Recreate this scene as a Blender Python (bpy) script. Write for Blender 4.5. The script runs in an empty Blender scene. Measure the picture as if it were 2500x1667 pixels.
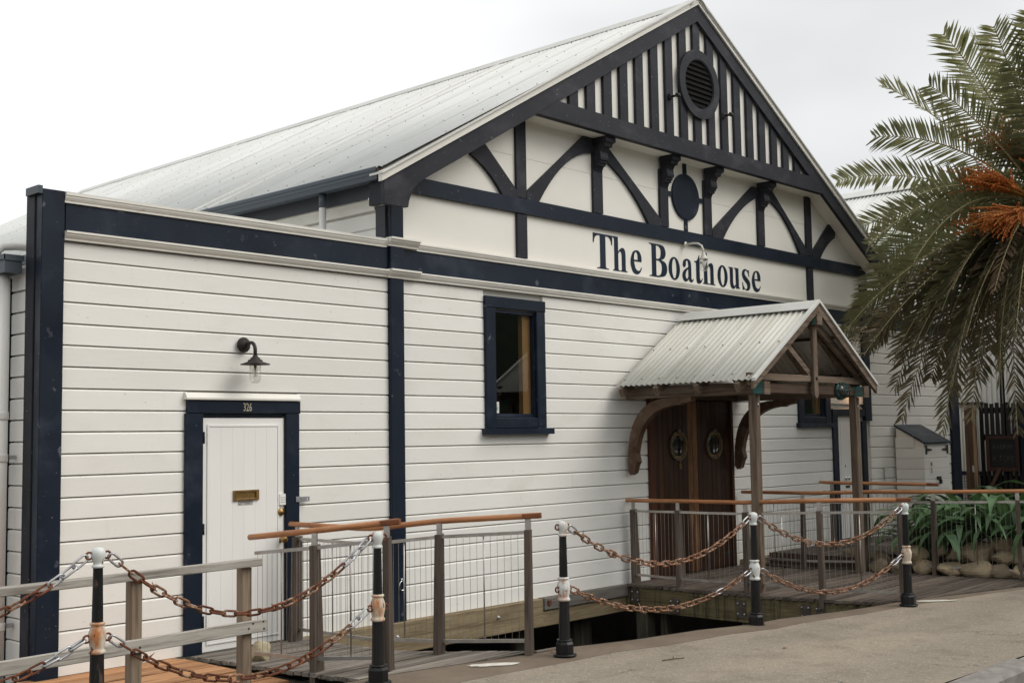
import bpy, bmesh, math, random
from mathutils import Vector, Matrix
from mathutils.geometry import tessellate_polygon
random.seed(7)
SC = bpy.context.scene
COL = SC.collection
PI = math.pi

# ------------------------------------------------------------------ camera
# Units are metres. The facade of the boathouse is the plane Y = 8.7, X runs
# along it to the right, Z is up and 0 is the floor of the porch deck.
def camera():
    cd = bpy.data.cameras.new('camera')
    cam = bpy.data.objects.new('camera', cd)
    COL.objects.link(cam)
    cd.sensor_width = 36.0
    cd.lens = 2924.197 * 36.0 / 2500.0
    cd.clip_start, cd.clip_end = 0.1, 1500.0
    y, p, r = 0.823526, -0.0804512, -0.0159063
    B = Matrix(((1, 0, 0), (0, 0, -1), (0, 1, 0)))
    Ry = Matrix(((math.cos(y), -math.sin(y), 0), (math.sin(y), math.cos(y), 0), (0, 0, 1)))
    Rx = Matrix(((1, 0, 0), (0, math.cos(p), -math.sin(p)), (0, math.sin(p), math.cos(p))))
    Rz = Matrix(((math.cos(r), -math.sin(r), 0), (math.sin(r), math.cos(r), 0), (0, 0, 1)))
    R = Rz @ Rx @ B @ Ry
    M = Matrix((R[0], -R[1], -R[2])).transposed().to_4x4()
    cam.matrix_world = Matrix.Translation((0, 0, 1.7)) @ M
    SC.camera = cam
camera()

# ------------------------------------------------------------------ sky, sun, exposure
SUN_DIR = Vector((0.42, -0.62, 0.78)).normalized()
def sky_and_sun():
    w = bpy.data.worlds.new('World')
    SC.world = w
    w.use_nodes = True
    nt = w.node_tree
    nt.nodes.clear()
    N = nt.nodes.new
    out = N('ShaderNodeOutputWorld')
    bg = N('ShaderNodeBackground')
    bg.inputs['Strength'].default_value = 0.113
    sky = N('ShaderNodeTexSky')
    sky.sky_type = 'NISHITA'
    sky.sun_disc = False
    sky.sun_elevation = math.asin(SUN_DIR.z)
    sky.sun_rotation = math.atan2(SUN_DIR.x, SUN_DIR.y)
    sky.air_density, sky.dust_density, sky.ozone_density = 1.0, 6.0, 1.0
    hs = N('ShaderNodeHueSaturation')           # overcast: the cloud deck takes the blue out
    hs.inputs['Saturation'].default_value = 0.10
    hs.inputs['Value'].default_value = 1.0
    # overcast deck: even brightness with soft grey cloud banks
    geo = N('ShaderNodeTexCoord')
    mp = N('ShaderNodeMapping')
    mp.inputs['Scale'].default_value = (1.0, 1.0, 2.6)
    no = N('ShaderNodeTexNoise')
    no.inputs['Scale'].default_value = 1.7
    no.inputs['Detail'].default_value = 4.0
    no.inputs['Roughness'].default_value = 0.45
    rp = N('ShaderNodeMapRange')
    rp.inputs['From Min'].default_value, rp.inputs['From Max'].default_value = 0.32, 0.60
    rp.inputs['To Min'].default_value, rp.inputs['To Max'].default_value = 0.75, 1.03
    mx = N('ShaderNodeMix'); mx.data_type = 'RGBA'; mx.inputs['Factor'].default_value = 0.80
    mx.inputs['B'].default_value = (8.6, 8.75, 8.85, 1)
    mul = N('ShaderNodeMix'); mul.data_type = 'RGBA'; mul.blend_type = 'MULTIPLY'; mul.inputs['Factor'].default_value = 1
    L = nt.links.new
    L(geo.outputs['Generated'], mp.inputs['Vector'])
    L(mp.outputs['Vector'], no.inputs['Vector'])
    L(no.outputs['Fac'], rp.inputs['Value'])
    L(sky.outputs['Color'], hs.inputs['Color'])
    L(hs.outputs['Color'], mx.inputs['A'])
    L(mx.outputs['Result'], mul.inputs['A'])
    L(rp.outputs['Result'], mul.inputs['B'])
    L(mul.outputs['Result'], bg.inputs['Color'])
    L(bg.outputs['Background'], out.inputs['Surface'])
    sd = bpy.data.lights.new('sun', 'SUN')
    sd.energy = 1.25
    sd.angle = math.radians(40)
    sd.color = (1.0, 0.95, 0.87)
    so = bpy.data.objects.new('sun', sd)
    COL.objects.link(so)
    so.rotation_euler = SUN_DIR.to_track_quat('Z', 'Y').to_euler()
    vs = SC.view_settings
    vs.view_transform = 'Standard'
    vs.look = 'None'
    vs.gamma = 1.0
    vs.use_curve_mapping = False
    vs.exposure = 0.30
    SC.cycles.max_bounces = 8
    SC.cycles.transparent_max_bounces = 16
sky_and_sun()

# ------------------------------------------------------------------ materials
def pmat(name, c1, c2=None, scale=4.0, stretch=(1, 1, 1), lo=0.3, hi=0.7, rough=0.55, bump=0.0, bscale=None,
         bstretch=None, rnd=0.0, layers=(), metal=0.0, spec=0.25, shift=True, rvar=0.0, sss=None):
    """Procedural paint/wood/metal: two noise-mixed colours, optional extra layers
    (colour, scale, stretch, lo, hi, amount), fine relief and a per-object tint."""
    m = bpy.data.materials.new(name)
    m.use_nodes = True
    nt = m.node_tree
    N, L = nt.nodes.new, nt.links.new
    b = nt.nodes['Principled BSDF']
    b.inputs['Roughness'].default_value = rough
    b.inputs['Metallic'].default_value = metal
    b.inputs['Specular IOR Level'].default_value = spec
    g = N('ShaderNodeNewGeometry')
    oi = N('ShaderNodeObjectInfo')
    vec = g.outputs['Position']
    if shift:
        mm = N('ShaderNodeVectorMath'); mm.operation = 'SCALE'
        mm.inputs[0].default_value = (17.3, 31.7, 23.1)
        L(oi.outputs['Random'], mm.inputs['Scale'])
        ad = N('ShaderNodeVectorMath'); ad.operation = 'ADD'
        L(vec, ad.inputs[0]); L(mm.outputs[0], ad.inputs[1])
        vec = ad.outputs[0]
    def noise(sc, st, detail=6.0, r=0.6):
        mp = N('ShaderNodeVectorMath'); mp.operation = 'MULTIPLY'
        mp.inputs[1].default_value = st
        L(vec, mp.inputs[0])
        n = N('ShaderNodeTexNoise')
        n.inputs['Scale'].default_value = sc
        n.inputs['Detail'].default_value = detail
        n.inputs['Roughness'].default_value = r
        L(mp.outputs[0], n.inputs['Vector'])
        return n.outputs['Fac']
    def ramp(f, lo_, hi_, t0=0.0, t1=1.0):
        r = N('ShaderNodeMapRange')
        r.interpolation_type = 'SMOOTHSTEP'
        r.inputs['From Min'].default_value, r.inputs['From Max'].default_value = lo_, hi_
        r.inputs['To Min'].default_value, r.inputs['To Max'].default_value = t0, t1
        L(f, r.inputs['Value'])
        return r.outputs['Result']
    def mixc(f, a, bcol):
        mx = N('ShaderNodeMix'); mx.data_type = 'RGBA'
        L(f, mx.inputs['Factor'])
        if isinstance(a, tuple): mx.inputs['A'].default_value = (*a, 1)
        else: L(a, mx.inputs['A'])
        if isinstance(bcol, tuple): mx.inputs['B'].default_value = (*bcol, 1)
        else: L(bcol, mx.inputs['B'])
        return mx.outputs['Result']
    c2 = c2 or c1
    col = mixc(ramp(noise(scale, stretch), lo, hi), tuple(c1), tuple(c2))
    for (lc, ls, lst, llo, lhi, amt) in layers:
        col = mixc(ramp(noise(ls, lst), llo, lhi, 0.0, amt), col, tuple(lc))
    if rnd:
        mr = N('ShaderNodeMapRange')
        mr.inputs['To Min'].default_value, mr.inputs['To Max'].default_value = 1 - rnd, 1 + rnd
        L(oi.outputs['Random'], mr.inputs['Value'])
        vm = N('ShaderNodeVectorMath'); vm.operation = 'SCALE'
        L(col, vm.inputs[0]); L(mr.outputs['Result'], vm.inputs['Scale'])
        col = vm.outputs[0]
    L(col, b.inputs['Base Color'])
    if rvar:
        L(ramp(noise(scale * 1.7, stretch), 0.3, 0.7, max(0.02, rough - rvar), min(1, rough + rvar)), b.inputs['Roughness'])
    if bump:
        bp = N('ShaderNodeBump')
        bp.inputs['Strength'].default_value = min(1.0, bump)
        bp.inputs['Distance'].default_value = 0.004
        L(noise(bscale or scale * 4, bstretch or stretch, 5.0, 0.65), bp.inputs['Height'])
        L(bp.outputs['Normal'], b.inputs['Normal'])
    if sss:
        tr = N('ShaderNodeBsdfTranslucent')
        tr.inputs['Color'].default_value = (*sss[0], 1)
        mxs = N('ShaderNodeMixShader'); mxs.inputs[0].default_value = sss[1]
        L(b.outputs[0], mxs.inputs[1]); L(tr.outputs[0], mxs.inputs[2])
        L(mxs.outputs[0], nt.nodes['Material Output'].inputs['Surface'])
    return m

M = {}
AX = {'x': (0.12, 1, 1), 'y': (1, 0.12, 1), 'z': (1, 1, 0.12)}
AXL = {'x': (0.04, 1, 1), 'y': (1, 0.04, 1), 'z': (1, 1, 0.04)}
DIRT = (0.42, 0.37, 0.28)
M['white'] = pmat('white_weatherboard_paint', (0.805, 0.79, 0.745), (0.755, 0.74, 0.69), 1.2, (0.5, 1, 1.4), rough=0.5, rnd=0.028,
                  bump=0.25, bscale=26, bstretch=(0.25, 1, 1.6),
                  layers=[(DIRT, 2.4, (0.45, 1, 0.8), 0.54, 0.76, 0.20), (DIRT, 9.0, (1.6, 1, 0.22), 0.60, 0.75, 0.07), ((0.36, 0.29, 0.20), 30.0, (0.5, 1, 1), 0.66, 0.72, 0.35)])
M['white_smooth'] = pmat('cream_panel_paint', (0.80, 0.775, 0.71), (0.765, 0.74, 0.67), 0.9, rough=0.55, bump=0.12, bscale=30,
                         layers=[(DIRT, 2.2, (0.8, 1, 0.5), 0.60, 0.85, 0.20)])
M['white_trim'] = pmat('white_trim_paint', (0.79, 0.765, 0.70), (0.70, 0.675, 0.61), 3.0, (0.4, 1, 1), rough=0.5,
                       layers=[((0.36, 0.31, 0.24), 16.0, (0.35, 1, 1), 0.63, 0.76, 0.45), ((0.15, 0.13, 0.11), 46.0, (0.5, 1, 1), 0.68, 0.74, 0.5)])
M['door_white'] = pmat('white_door_paint', (0.81, 0.80, 0.77), (0.78, 0.77, 0.735), 2.0, (1, 1, 0.3), rough=0.42, bump=0.2, bscale=24, bstretch=(1.6, 1, 0.2),
                       layers=[(DIRT, 7.0, (1, 1, 0.4), 0.68, 0.9, 0.18)])
SPECK = (0.42, 0.43, 0.45)
M['navy'] = pmat('navy_paint', (0.0060, 0.0115, 0.0225), (0.0105, 0.017, 0.030), 2.2, (0.5, 1, 0.5), rough=0.42, spec=0.22, rvar=0.1,
                 bump=0.12, bscale=20, bstretch=(0.5, 1, 0.5),
                 layers=[((0.045, 0.055, 0.078), 4.0, (0.35, 1, 0.45), 0.52, 0.72, 0.55), ((0.004, 0.006, 0.012), 2.6, (0.5, 1, 0.4), 0.55, 0.70, 0.6), (SPECK, 44.0, (1, 1, 1), 0.705, 0.725, 0.7),
                         ((0.16, 0.17, 0.20), 16.0, (0.5, 1, 0.5), 0.64, 0.72, 0.55)])
M['navy_worn_skylit'] = pmat('weathered_skylit_navy_paint', (0.017, 0.0185, 0.025), (0.028, 0.029, 0.036), 2.5, (0.5, 1, 0.6), rough=0.6, spec=0.2,  # worn navy, its base lightened for sky light caught by the upper gable
                      bump=0.15, bscale=22,
                      layers=[((0.062, 0.062, 0.070), 5.0, (0.4, 1, 0.6), 0.50, 0.72, 0.6), (SPECK, 44.0, (1, 1, 1), 0.685, 0.71, 0.75), ((0.006, 0.007, 0.010), 2.6, (0.5, 1, 0.4), 0.55, 0.70, 0.5)])
M['gutter'] = pmat('blue_grey_gutter_metal', (0.062, 0.078, 0.092), (0.085, 0.10, 0.115), 1.5, (1, 0.15, 1), rough=0.42,
                   layers=[((0.16, 0.15, 0.14), 8.0, (1, 0.2, 1), 0.62, 0.8, 0.5)])
M['fascia'] = pmat('grey_navy_fascia_paint', (0.045, 0.05, 0.06), (0.07, 0.072, 0.078), 2.0, (1, 0.2, 1), rough=0.6,
                   layers=[((0.14, 0.13, 0.12), 7.0, (1, 0.3, 1), 0.6, 0.8, 0.5)])
M['roof'] = pmat('white_corrugated_steel', (0.67, 0.675, 0.655), (0.58, 0.585, 0.56), 0.9, (0.25, 1.6, 0.25), rough=0.5, rnd=0.03,
                 layers=[((0.40, 0.38, 0.31), 4.0, (0.3, 2.6, 0.3), 0.54, 0.74, 0.40), ((0.25, 0.23, 0.19), 30.0, (0.5, 1.4, 0.5), 0.66, 0.72, 0.45)])
M['porch_roof'] = pmat('lichen_stained_corrugated_steel', (0.65, 0.64, 0.585), (0.55, 0.54, 0.47), 1.6, (0.3, 2.2, 0.3), rough=0.55, rnd=0.03,
                       layers=[((0.33, 0.32, 0.20), 5.0, (0.25, 3.0, 0.25), 0.56, 0.80, 0.50), ((0.20, 0.18, 0.12), 30.0, (0.3, 1.6, 0.3), 0.66, 0.78, 0.4)])
M['ridge_cap'] = pmat('chalky_ridge_flashing', (0.66, 0.66, 0.63), (0.56, 0.55, 0.51), 2.0, (1, 0.4, 1), rough=0.55,
                      layers=[((0.30, 0.27, 0.20), 16.0, (1, 0.5, 1), 0.62, 0.76, 0.5)])
M['screw'] = pmat('dark_roof_screws', (0.15, 0.14, 0.125), (0.24, 0.215, 0.185), 9, rough=0.7)
def timber(name, a, b, ax, dark=(0.03, 0.024, 0.02), **k):
    kw = dict(rough=0.75, bump=0.7, rnd=0.12)
    kw.update(k)
    return pmat(name, a, b, 11.0, AX[ax], lo=0.28, hi=0.72, bscale=46, bstretch=AXL[ax],
                layers=[(dark, 30.0, AXL[ax], 0.50, 0.66, 0.65), (tuple(min(1, v * 1.8) for v in a), 55.0, AXL[ax], 0.54, 0.68, 0.45), (dark, 75.0, AXL[ax], 0.56, 0.64, 0.5)] + list(k.pop('more', ())), **{q: v for q, v in kw.items() if q != 'more'})
for ax in 'xyz':
    M['grey_wood_' + ax] = timber('weathered_hardwood_' + ax, (0.078, 0.058, 0.045), (0.120, 0.094, 0.075), ax)
    M['porch_wood_' + ax] = timber('old_brown_porch_timber_' + ax, (0.105, 0.070, 0.047), (0.195, 0.150, 0.112), ax)
M['dark_wood_x'] = timber('dark_brown_timber', (0.055, 0.035, 0.024), (0.095, 0.062, 0.042), 'x')  # dark brown timber for fascias, purlins and porch beams
M['silver_wood'] = timber('silvered_fence_rail_timber', (0.42, 0.395, 0.35), (0.30, 0.275, 0.24), 'x', dark=(0.13, 0.11, 0.09))
M['post_wood'] = timber('treated_pine_post_timber', (0.205, 0.145, 0.098), (0.285, 0.225, 0.165), 'z', dark=(0.085, 0.06, 0.04))
M['deck_grey'] = timber('silver_grey_decking', (0.165, 0.142, 0.118), (0.235, 0.208, 0.180), 'x', rnd=0.30)
M['deck_brown'] = timber('damp_grey_brown_decking', (0.085, 0.066, 0.052), (0.140, 0.115, 0.094), 'x', rnd=0.36)
M['deck_new'] = timber('new_orange_decking', (0.44, 0.235, 0.115), (0.36, 0.175, 0.08), 'x', dark=(0.13, 0.06, 0.028), rnd=0.18)
M['bearer'] = timber('tan_pine_bearer', (0.255, 0.200, 0.120), (0.185, 0.142, 0.085), 'x', dark=(0.10, 0.07, 0.035), rnd=0.08)
M['bearer_y'] = timber('mossy_pine_fascia_beam', (0.175, 0.150, 0.075), (0.115, 0.092, 0.048), 'y', dark=(0.05, 0.038, 0.02),
                       more=[((0.022, 0.018, 0.013), 5.0, (1, 2.6, 0.15), 0.52, 0.68, 0.85)])
M['bearer_grey'] = timber('grey_stained_plate', (0.20, 0.185, 0.165), (0.125, 0.11, 0.095), 'x', dark=(0.05, 0.04, 0.035))
M['pile'] = timber('wet_timber_pile', (0.10, 0.095, 0.065), (0.055, 0.05, 0.038), 'z')
M['varnish'] = pmat('varnished_hardwood', (0.47, 0.215, 0.090), (0.33, 0.135, 0.055), 9.0, (0.4, 0.4, 2.0), rough=0.33, bump=0.15, bscale=30, spec=0.4,
                    layers=[((0.10, 0.04, 0.018), 14.0, (0.5, 0.5, 2.0), 0.58, 0.78, 0.6), ((0.62, 0.33, 0.15), 20.0, (0.5, 0.5, 2), 0.62, 0.8, 0.5)])
M['varnish_dark'] = pmat('dark_scarfed_hardwood', (0.21, 0.075, 0.03), (0.14, 0.05, 0.022), 9.0, rough=0.38)
M['mahogany'] = pmat('dark_mahogany_boards', (0.060, 0.026, 0.013), (0.022, 0.011, 0.007), 5.0, AX['z'], rough=0.42, bump=0.35, bscale=40, bstretch=AXL['z'], rnd=0.3,
                     layers=[((0.013, 0.008, 0.006), 12.0, AXL['z'], 0.50, 0.75, 0.7), ((0.16, 0.085, 0.045), 34.0, AXL['z'], 0.61, 0.74, 0.6)])
M['mahogany_worn'] = pmat('sun_worn_mahogany_edge', (0.30, 0.15, 0.065), (0.045, 0.020, 0.010), 2.2, (1, 1, .45), rough=0.5, bump=0.35, bscale=40, bstretch=AXL['z'],
                          layers=[((0.05, 0.022, 0.012), 10.0, AXL['z'], 0.52, 0.75, 0.8)])
M['mahogany_frame'] = pmat('red_brown_door_frame', (0.115, 0.042, 0.019), (0.06, 0.022, 0.012), 5.0, AX['z'], rough=0.45, bump=0.3, bscale=40, bstretch=AXL['z'],
                           layers=[((0.24, 0.13, 0.075), 36.0, AXL['z'], 0.62, 0.75, 0.6)])
M['bracket'] = pmat('oiled_curved_bracket_timber', (0.125, 0.074, 0.044), (0.075, 0.043, 0.027), 8.0, (1, 1, 1), rough=0.5, bump=0.3, bscale=40,
                    layers=[((0.21, 0.165, 0.125), 22.0, (1, 0.2, 0.2), 0.52, 0.68, 0.6), ((0.03, 0.017, 0.01), 26.0, (1, 0.2, 0.2), 0.60, 0.74, 0.6)])
M['steel'] = pmat('satin_stainless_steel', (0.48, 0.46, 0.43), (0.36, 0.33, 0.30), 8, rough=0.38, metal=0.85, bump=0.05,
                  layers=[((0.19, 0.13, 0.09), 12, (1, 1, 1), 0.60, 0.80, 0.45)])
M['galv'] = pmat('galvanised_steel', (0.50, 0.50, 0.51), (0.36, 0.36, 0.38), 30, rough=0.36, metal=0.75)
M['chrome'] = pmat('polished_chrome', (0.72, 0.72, 0.72), None, 8, rough=0.14, metal=1.0)
M['brass'] = pmat('tarnished_brass', (0.42, 0.275, 0.105), (0.25, 0.155, 0.06), 14, rough=0.34, metal=0.85,
                  layers=[((0.10, 0.065, 0.03), 22, (1, 1, 1), 0.55, 0.75, 0.6)])
M['bronze'] = pmat('weathered_porthole_bronze', (0.17, 0.13, 0.085), (0.095, 0.075, 0.05), 18, rough=0.42, metal=0.6)
M['copper'] = pmat('verdigris_copper', (0.060, 0.235, 0.235), (0.11, 0.14, 0.11), 9, rough=0.6, layers=[((0.13, 0.075, 0.045), 14, (1, 1, 1), 0.56, 0.7, 0.8)])
M['rust'] = pmat('rusty_chain_iron', (0.165, 0.056, 0.026), (0.080, 0.030, 0.017), 30, rough=0.78, rnd=0.22, bump=0.8, bscale=120,
                 layers=[((0.36, 0.19, 0.105), 60, (1, 1, 1), 0.56, 0.74, 0.55), ((0.03, 0.017, 0.013), 42, (1, 1, 1), 0.60, 0.75, 0.6)])
M['rust_pale'] = pmat('pale_scaling_chain_iron', (0.24, 0.120, 0.064), (0.125, 0.056, 0.030), 34, rough=0.75, rnd=0.2, bump=0.8, bscale=120,
                      layers=[((0.62, 0.50, 0.40), 60, (1, 1, 1), 0.50, 0.68, 0.65), ((0.05, 0.025, 0.016), 48, (1, 1, 1), 0.62, 0.75, 0.6)])
RUSTL = lambda amt, lo: [((0.40, 0.135, 0.028), 9.0, (1, 1, 0.30), lo, lo + 0.16, amt), ((0.13, 0.042, 0.018), 30.0, (1, 1, 0.5), 0.60, 0.66, 0.95)]
M['bollard_white'] = pmat('chipped_white_iron_paint', (0.63, 0.66, 0.64), (0.55, 0.575, 0.55), 9, rough=0.42, bump=0.3, bscale=60, layers=RUSTL(0.8, 0.545))
M['bollard_rusty'] = pmat('rust_streaked_white_iron_paint', (0.60, 0.57, 0.49), (0.50, 0.43, 0.33), 8, rough=0.5, bump=0.4, bscale=60, layers=RUSTL(0.95, 0.465))
M['bollard_black'] = pmat('chipped_black_iron_paint', (0.008, 0.0085, 0.009), (0.016, 0.016, 0.0165), 8, (1, 1, 0.4), rough=0.36, bump=0.35, bscale=60,
                          layers=[((0.10, 0.065, 0.047), 22.0, (1, 1, 0.3), 0.61, 0.72, 0.75), ((0.20, 0.20, 0.20), 70.0, (1, 1, 0.6), 0.70, 0.75, 0.7)])
M['black_iron'] = pmat('dark_bronze_lamp_metal', (0.022, 0.019, 0.017), (0.038, 0.033, 0.030), 20, rough=0.45)
M['black'] = pmat('black_interior', (0.006, 0.006, 0.006), (0.012, 0.011, 0.010), 3, rough=0.9, spec=0.1)
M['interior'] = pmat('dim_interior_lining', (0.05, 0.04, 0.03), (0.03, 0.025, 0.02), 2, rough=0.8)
M['jamb'] = pmat('varnished_window_jamb', (0.42, 0.22, 0.095), (0.33, 0.16, 0.065), 6, AX['z'], rough=0.4)
M['pvc'] = pmat('white_downpipe_plastic', (0.70, 0.69, 0.655), (0.63, 0.61, 0.57), 3, (1, 1, 0.3), rough=0.4,
                layers=[((0.33, 0.29, 0.21), 9, (1, 1, 0.4), 0.64, 0.8, 0.5)])
M['asphalt'] = None
M['concrete'] = pmat('damp_brown_concrete_edging', (0.145, 0.110, 0.080), (0.195, 0.155, 0.115), 3.0, rough=0.85, bump=0.6, bscale=130, shift=False,
                     layers=[((0.11, 0.085, 0.062), 6.0, (1, 1, 1), 0.52, 0.72, 0.5), ((0.55, 0.52, 0.46), 95.0, (1, 1, 1), 0.71, 0.75, 0.7)])
M['sea_wall_and_light_screens'] = pmat('dark_wet_sea_wall', (0.060, 0.052, 0.043), (0.035, 0.03, 0.026), 2.0, rough=0.8, bump=0.7, bscale=20)
M['kerb'] = pmat('rough_kerb_stone', (0.26, 0.245, 0.22), (0.17, 0.155, 0.14), 8.0, rough=0.85, bump=0.9, bscale=90)
M['line_white'] = pmat('worn_white_road_paint', (0.66, 0.64, 0.58), (0.50, 0.47, 0.40), 14.0, rough=0.8, bump=0.3, bscale=120,
                       layers=[((0.22, 0.18, 0.14), 24.0, (1, 1, 1), 0.60, 0.70, 0.85)])
M['stone'] = pmat('tan_boulder_stone', (0.35, 0.275, 0.175), (0.22, 0.175, 0.115), 4.0, rough=0.85, bump=0.9, bscale=40, rnd=0.34,
                  layers=[((0.36, 0.33, 0.27), 11.0, (1, 1, 1), 0.56, 0.75, 0.6), ((0.075, 0.066, 0.042), 7.0, (1, 1, 1), 0.56, 0.72, 0.65)])
M['stone_pale'] = pmat('pale_lichen_stone', (0.47, 0.41, 0.285), (0.35, 0.295, 0.19), 14.0, rough=0.85, bump=0.9, bscale=60,
                       layers=[((0.17, 0.14, 0.09), 24.0, (1, 1, 1), 0.58, 0.7, 0.6)])
M['soil'] = pmat('dark_garden_soil', (0.045, 0.035, 0.025), (0.025, 0.02, 0.015), 8.0, rough=0.9, bump=1.0, bscale=40)
M['leaf'] = pmat('dark_green_strap_leaf', (0.12, 0.205, 0.095), (0.062, 0.125, 0.056), 6.0, rough=0.36, rnd=0.4, spec=0.5, sss=((0.14, 0.25, 0.08), 0.18),
                 layers=[((0.12, 0.15, 0.05), 12.0, (1, 1, 1), 0.64, 0.8, 0.35)])
M['frond'] = pmat('olive_green_palm_frond', (0.165, 0.165, 0.092), (0.070, 0.076, 0.042), 9.0, rough=0.34, rnd=0.40, spec=0.45, sss=((0.36, 0.36, 0.16), 0.28),
                  layers=[((0.26, 0.20, 0.10), 3.0, (1, 1, 1), 0.54, 0.74, 0.55)])
M['frond_old'] = pmat('browning_palm_frond', (0.19, 0.17, 0.10), (0.10, 0.097, 0.056), 5.0, rough=0.5, rnd=0.22, sss=((0.17, 0.12, 0.055), 0.14),
                      layers=[((0.36, 0.25, 0.14), 4.0, (1, 1, 1), 0.47, 0.68, 0.75)])
M['frond_dead'] = pmat('dry_tan_palm_frond', (0.185, 0.125, 0.075), (0.10, 0.065, 0.042), 6.0, rough=0.6, rnd=0.2)
M['rachis'] = pmat('pale_palm_midrib', (0.42, 0.37, 0.20), (0.30, 0.26, 0.13), 6.0, rough=0.45)
M['fruit'] = pmat('orange_palm_fruit', (0.50, 0.135, 0.022), (0.30, 0.060, 0.012), 12.0, rough=0.5, rnd=0.2)
M['fruit_stalk'] = pmat('orange_fruit_stalk', (0.55, 0.26, 0.06), (0.42, 0.16, 0.03), 10.0, rough=0.5)
M['trunk'] = pmat('rough_palm_trunk', (0.14, 0.095, 0.06), (0.07, 0.047, 0.03), 7.0, rough=0.9, bump=1.0, bscale=20)
M['gate'] = pmat('black_stained_slats', (0.011, 0.0105, 0.010), (0.020, 0.018, 0.016), 8, AX['z'], rough=0.7)
M['brown_post'] = timber('brown_gate_post_timber', (0.105, 0.062, 0.038), (0.065, 0.037, 0.024), 'z')
M['pale_post'] = timber('pale_pine_batten', (0.34, 0.225, 0.135), (0.26, 0.165, 0.095), 'z')
M['chalk'] = pmat('chalk_strokes', (0.085, 0.085, 0.085), (0.02, 0.02, 0.02), 30, rough=0.9)
M['board'] = pmat('chalkboard_black', (0.009, 0.0095, 0.009), (0.015, 0.0155, 0.015), 4, rough=0.6)
M['board_frame'] = timber('dark_red_board_frame', (0.060, 0.025, 0.018), (0.042, 0.018, 0.012), 'z')
M['shed_wall'] = pmat('white_corrugated_wall_steel', (0.72, 0.70, 0.66), (0.64, 0.62, 0.575), 1.4, (1, 1, 0.3), rough=0.45, rnd=0.02,
                      layers=[((0.35, 0.29, 0.22), 5, (1, 1, 0.3), 0.62, 0.8, 0.4)])
M['ink'] = pmat('navy_sign_paint', (0.010, 0.019, 0.036), (0.014, 0.024, 0.042), 5, rough=0.4, layers=[(SPECK, 60.0, (1, 1, 1), 0.74, 0.77, 0.5)])
M['plate_steel'] = pmat('rusting_plate_steel', (0.13, 0.115, 0.10), (0.075, 0.062, 0.052), 14, rough=0.6, metal=0.4)
M['gold'] = pmat('faded_gilt_numerals', (0.52, 0.46, 0.32), (0.40, 0.35, 0.24), 20, rough=0.4)
M['sticker'] = pmat('grey_sticker', (0.48, 0.47, 0.44), (0.38, 0.37, 0.35), 30, rough=0.6)
M['sticker_ink'] = pmat('dark_sticker_print', (0.06, 0.06, 0.06), None, 10, rough=0.6)
M['teal_ink'] = pmat('teal_sticker_print', (0.05, 0.22, 0.23), None, 10, rough=0.6)
M['paper'] = pmat('white_label_paper', (0.70, 0.69, 0.66), None, 10, rough=0.6)
M['red_ink'] = pmat('red_warning_print', (0.42, 0.09, 0.06), None, 10, rough=0.6)
M['lamp_white'] = pmat('white_enamel_lamp', (0.68, 0.66, 0.60), (0.58, 0.55, 0.48), 20, rough=0.35)
M['lamp_green'] = pmat('verdigris_bulkhead_lamp', (0.045, 0.10, 0.095), (0.03, 0.055, 0.05), 14, rough=0.4, metal=0.3)
M['twig'] = pmat('dry_twig', (0.10, 0.065, 0.04), (0.06, 0.04, 0.028), 10, rough=0.8)
M['dry_leaf'] = pmat('dry_brown_leaf', (0.20, 0.095, 0.04), (0.12, 0.06, 0.03), 10, rough=0.7)
M['hill'] = pmat('wooded_hillside', (0.030, 0.040, 0.020), (0.012, 0.018, 0.010), 0.35, rough=0.9, bump=1.0, bscale=0.6, spec=0.1)
M['lens'] = pmat('smoky_lamp_lens', (0.06, 0.05, 0.045), None, 10, rough=0.15, spec=0.5)
M['filament'] = pmat('bulb_filament_support', (0.55, 0.42, 0.28), None, 10, rough=0.4)

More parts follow.
